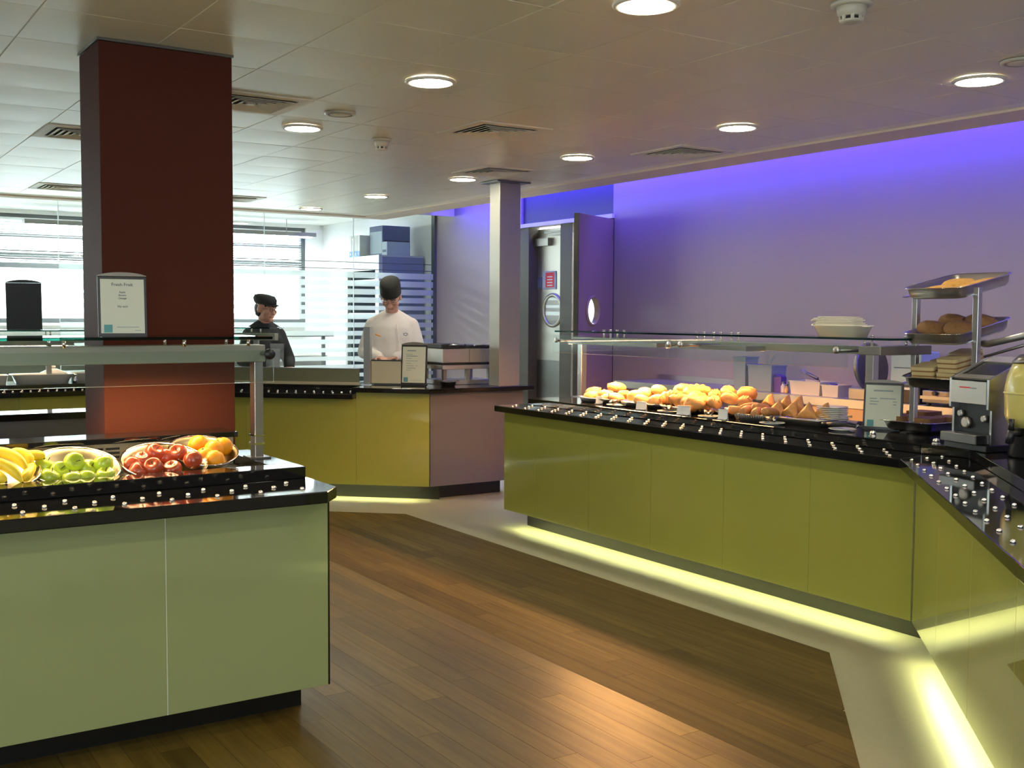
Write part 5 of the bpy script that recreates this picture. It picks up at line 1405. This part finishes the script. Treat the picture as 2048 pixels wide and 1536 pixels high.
def hand(mb, w_, e_, side, curl, down):
    """w_ wrist, e_ direction of hand, side: thumb side vector, down: palm normal"""
    e_ = e_.normalized(); side = side.normalized(); down = down.normalized()
    for k in (-1, -.33, .33, 1):
        mb.capsule(w_ + side * (.012 * k), w_ + e_ * .085 + side * (.028 * k), .015, .012)
    L = [.070, .080, .074, .058]
    for k, l in enumerate(L):
        o = (1 - k * .667) * .029
        b = w_ + e_ * .086 + side * o
        m1 = b + (e_ + down * curl * .5).normalized() * l * .45
        m2 = m1 + (e_ + down * curl * 1.6).normalized() * l * .32
        m3 = m2 + (e_ * .6 + down * curl * 2.2).normalized() * l * .26
        mb.capsule(b, m1, .0098, .009); mb.capsule(m1, m2, .009, .0083); mb.capsule(m2, m3, .0083, .007)
    b = w_ + e_ * .022 + side * .028
    m1 = b + (e_ * .7 + side * .8 + down * .2).normalized() * .042
    m2 = m1 + (e_ + side * .25 + down * .35).normalized() * .032
    mb.capsule(b, m1, .013, .011); mb.capsule(m1, m2, .0108, .0085)
def rot3(x=0, y=0, z=0):
    from mathutils import Euler
    return Euler((x, y, z)).to_matrix()

def build_person(label, ox, oy, face, sc, lean, head_rot, hands, coat, cap, woman):
    W = person_frame(ox, oy, face)
    fr = Matrix((W(1, 0, 0) - W(0, 0, 0), W(0, 1, 0) - W(0, 0, 0), Vector((0, 0, 1)))).transposed()
    t = thing('person', label, 'person', (ox, oy, 0))
    V = lambda x, y, z: W(x * sc, (y + max(0, z - .95) * lean) * sc, z * sc)
    sw = .162 if not woman else .150
    neck = V(0, .0, 1.44); hc = V(0, .0, 1.60) + fr @ Vector((0, hands.get('hy', .03), hands.get('hz', 0)))
    R = fr @ head_rot
    body = MB()
    P = head_parts(body, hc, R, sc * (1.0 if not woman else 1.06))
    body.capsule(neck - Vector((0, 0, .03)), hc + R @ Vector((0, -.02, -.05)), .056 * sc, .054 * sc)
    tor = MB()
    def torso(mb, g):
        sec = ((.84, .160, .115, 0), (.95, .165, .118, 0), (1.05, .152, .108, 0), (1.15, .158, .112, .003), (1.25, .172, .122, .008), (1.33, .174, .114, .006), (1.385, .150, .090, 0), (1.425, .105, .070, -.004), (1.455, .062, .056, -.006))
        kx = .90 if woman else 1.0
        mb.ring_loft([[V((hw * kx + g) * math.cos(2 * PI * i / 28), yo + (hd + g) * math.sin(2 * PI * i / 28), z) for i in range(28)] for z, hw, hd, yo in sec])
    torso(body, -.008)
    if woman:
        for q in (1, -1): body.ball(V(.08 * q, .095, 1.25), .07, .06, .07)
    def traps(mb, g):
        for q in (1, -1): mb.capsule(V(.035 * q, -.01, 1.435), V(.15 * q, 0, 1.362), .048 + g, .052 + g)
    traps(body, -.008)
    def arms(mb, g, wrist=True):
        for q, key in ((1, 'L'), (-1, 'R')):
            sh = V(sw * q, 0, 1.345); el = V(*hands[key][0]); wr = V(*hands[key][1])
            mb.capsule(sh, el, .056 + g, .045 + g)
            mb.capsule(el, el + (wr - el) * (1 if wrist else .93), .044 + g, .030 + g * 1.3)
    arms(body, -.006)
    for q, key in ((1, 'L'), (-1, 'R')):
        el = V(*hands[key][0]); wr = V(*hands[key][1])
        e = (wr - el).normalized(); d = Vector((0, 0, -1)) if abs(e.z) < .8 else (fr @ Vector((-q, 0, 0)))
        d = (d - e * d.dot(e)).normalized()
        side = d.cross(e) * (1 if q < 0 else -1)
        hand(body, wr, e, side, .55, d)
    for q in (1, -1):
        body.capsule(V(.09 * q, 0, .92), V(.10 * q, .01, .50), .088, .058)
        body.capsule(V(.10 * q, .01, .50), V(.105 * q, -.01, .09), .056, .038)
        body.capsule(V(.105 * q, -.03, .04), V(.115 * q, .14, .03), .036, .030)
    b = skinned('body', body, 'skin', t, .0075, 2)
    # trousers and shoes
    tr_ = MB()
    for q in (1, -1):
        tr_.capsule(V(.09 * q, 0, .93), V(.10 * q, .01, .50), .102, .075); tr_.capsule(V(.10 * q, .01, .50), V(.105 * q, -.01, .12), .074, .060)
    tr_.capsule(V(-.09, 0, .95), V(.09, 0, .95), .115, .115)
    skinned('trousers', tr_, 'trousers', t, .015)
    sh_ = MB()
    for q in (1, -1): sh_.capsule(V(.105 * q, -.035, .046), V(.118 * q, .17, .040), .046, .040)
    skinned('shoes', sh_, 'black_plastic', t, .010)
    # jacket
    jk = MB(); torso(jk, .014); traps(jk, .006); arms(jk, .016, False)
    if woman:
        for q in (1, -1): jk.ball(V(.08 * q, .095, 1.25), .085, .075, .085)
    j = skinned('jacket', jk, coat, t, .011, 4)
    # collar
    ax = (hc - neck).normalized()
    cl = MB().lathe([(.070, -.045), (.072, -.02), (.066, .022), (.060, .022), (.062, -.02)], neck, 24, ax); cl.build('collar', coat, t)
    # overlap of the jacket, buttons
    flap = MB().tube([V(.055, .150, 1.36), V(.075, .150, 1.2), V(.075, .150, 1.0)], .005, 6); flap.build('front_seam', coat, t)
    # face
    for q in (1, -1):
        MB().ball(P(.031 * q, .076, .008), .0115, .008, .0075, 12, 8, R).build('eye', 'card_white', t)
        MB().ball(P(.031 * q, .0825, .007), .005, .0035, .005, 8, 6, R).build('iris', 'hair', t)
        MB().capsule(P(.016 * q, .092, .030), P(.046 * q, .080, .028), .0035, .003, 8).build('eyebrow', 'hair', t)
    MB().capsule(P(-.020, .084, -.062), P(.020, .084, -.062), .006, .006, 8).build('mouth', 'lips', t)
    gl = MB()
    for q in (1, -1):
        gl.tube([P(.033 * q + .021 * math.cos(2 * PI * i / 14), .100, .005 + .015 * math.sin(2 * PI * i / 14)) for i in range(15)], .0016, 5)
        gl.tube([P(.054 * q, .098, .008), P(.078 * q, .05, .010), P(.080 * q, -.01, .008)], .0016, 5)
    gl.tube([P(-.012, .101, .006), P(.012, .101, .006)], .0016, 5)
    gl.build('glasses', 'steel_dark', t)
    return t, P, R, hc, V, fr
# chef
t, P, R, hc, V, fr = build_person('person in white jacket and black skull cap looking down at the counter', 4.43, 8.66, math.radians(236.7), 1.035, .03,
    rot3(-.62, 0, .03), {'L': ((.235, .02, 1.12), (.06, .27, 1.085)), 'R': ((-.235, .02, 1.12), (-.075, .275, 1.085)), 'hy': .075, 'hz': -.015}, 'jacket_white', 'cap_black', False)
cm = MB()
rings = []
for (rx, ry, z, y) in ((.0835, .102, .035, -.012), (.086, .105, .05, -.012), (.087, .106, .10, -.014), (.084, .102, .138, -.016), (.072, .09, .146, -.016), (.01, .01, .148, -.016)):
    rings.append([P(rx * math.cos(2 * PI * i / 32), y + ry * math.sin(2 * PI * i / 32), z) for i in range(32)])
cm.ring_loft(rings).build('skull_cap', 'cap_black', t)
MB().ring_loft([[P(r * math.cos(2 * PI * i / 32), -.012 + (r + .019) * math.sin(2 * PI * i / 32), z) for i in range(32)] for (r, z) in ((.0835, .034), (.0885, .036), (.0885, .066), (.087, .068))], cap=False).build('cap_band', 'cap_black', t)
mb = MB().ball(hc + R @ Vector((0, -.03, .0)), .080, .088, .085, 18, 10, R); mb.build('hair', 'hair', t)
c0 = V(.128, .128, 1.275)
ff = fr @ Vector((0, 1, 0)); lf = fr @ Vector((1, 0, 0))
MB().tube([c0 + lf * (.018 * math.cos(2 * PI * i / 14)) + Vector((0, 0, .010 * math.sin(2 * PI * i / 14))) + ff * .012 for i in range(15)], .0035, 6).build('embroidered_badge', 'bin_blue', t)
c1 = V(-.10, .150, 1.265)
MB().capsule(c1 + Vector((0, 0, .008)) - lf * .022, c1 - Vector((0, 0, .008)) + lf * .018, .0055, .0055, 8).build('orange_pen', 'orange_peel', t)
# woman
t, P, R, hc, V, fr = build_person('person in dark jacket and dark flat cap with glasses beside the column', 3.66, 9.74, math.radians(236.7 + 42), .965, .02,
    rot3(-.14, 0, -.25), {'L': ((.235, .06, 1.10), (.12, .26, 1.04)), 'R': ((-.24, .02, 1.11), (-.10, .25, 1.05)), 'hy': .03, 'hz': -.01}, 'cloth_black', 'cap_black', True)
cm = MB(); rings = []
for (rx, ry, z, y) in ((.080, .100, .042, -.012), (.088, .112, .055, -.012), (.092, .118, .085, -.02), (.080, .10, .115, -.03), (.045, .06, .126, -.035), (.005, .006, .128, -.035)):
    rings.append([P(rx * math.cos(2 * PI * i / 32), y + ry * math.sin(2 * PI * i / 32), z + .12 * (-(y + ry * math.sin(2 * PI * i / 32))) * .0) for i in range(32)])
cm.ring_loft(rings).build('flat_cap', 'cloth_black', t)
mb = MB().ring_loft([[P(.078 * math.cos(a_), .04 + .095 * math.sin(a_) * s_, .048 - .012 * k_) for a_ in [PI * i / 12 for i in range(13)]] for (s_, k_) in ((.62, 0), (.95, .2), (.95, .5), (.62, .4))], cap=False)
mb.build('cap_peak', 'cloth_black', t)
hm = MB().ball(hc + R @ Vector((0, -.035, .0)), .080, .082, .092, 18, 10, R)
hm.capsule(P(-.035, -.058, -.045), P(.035, -.058, -.045), .026, .026)
for k in range(9):
    a_ = (k - 4) / 4
    hm.capsule(P(.062 * a_, .076 - .03 * a_ * a_, .058), P(.066 * a_ + .006, .085 - .03 * a_ * a_, .032), .013, .008, 8)
hm.build('hair', 'hair', t)
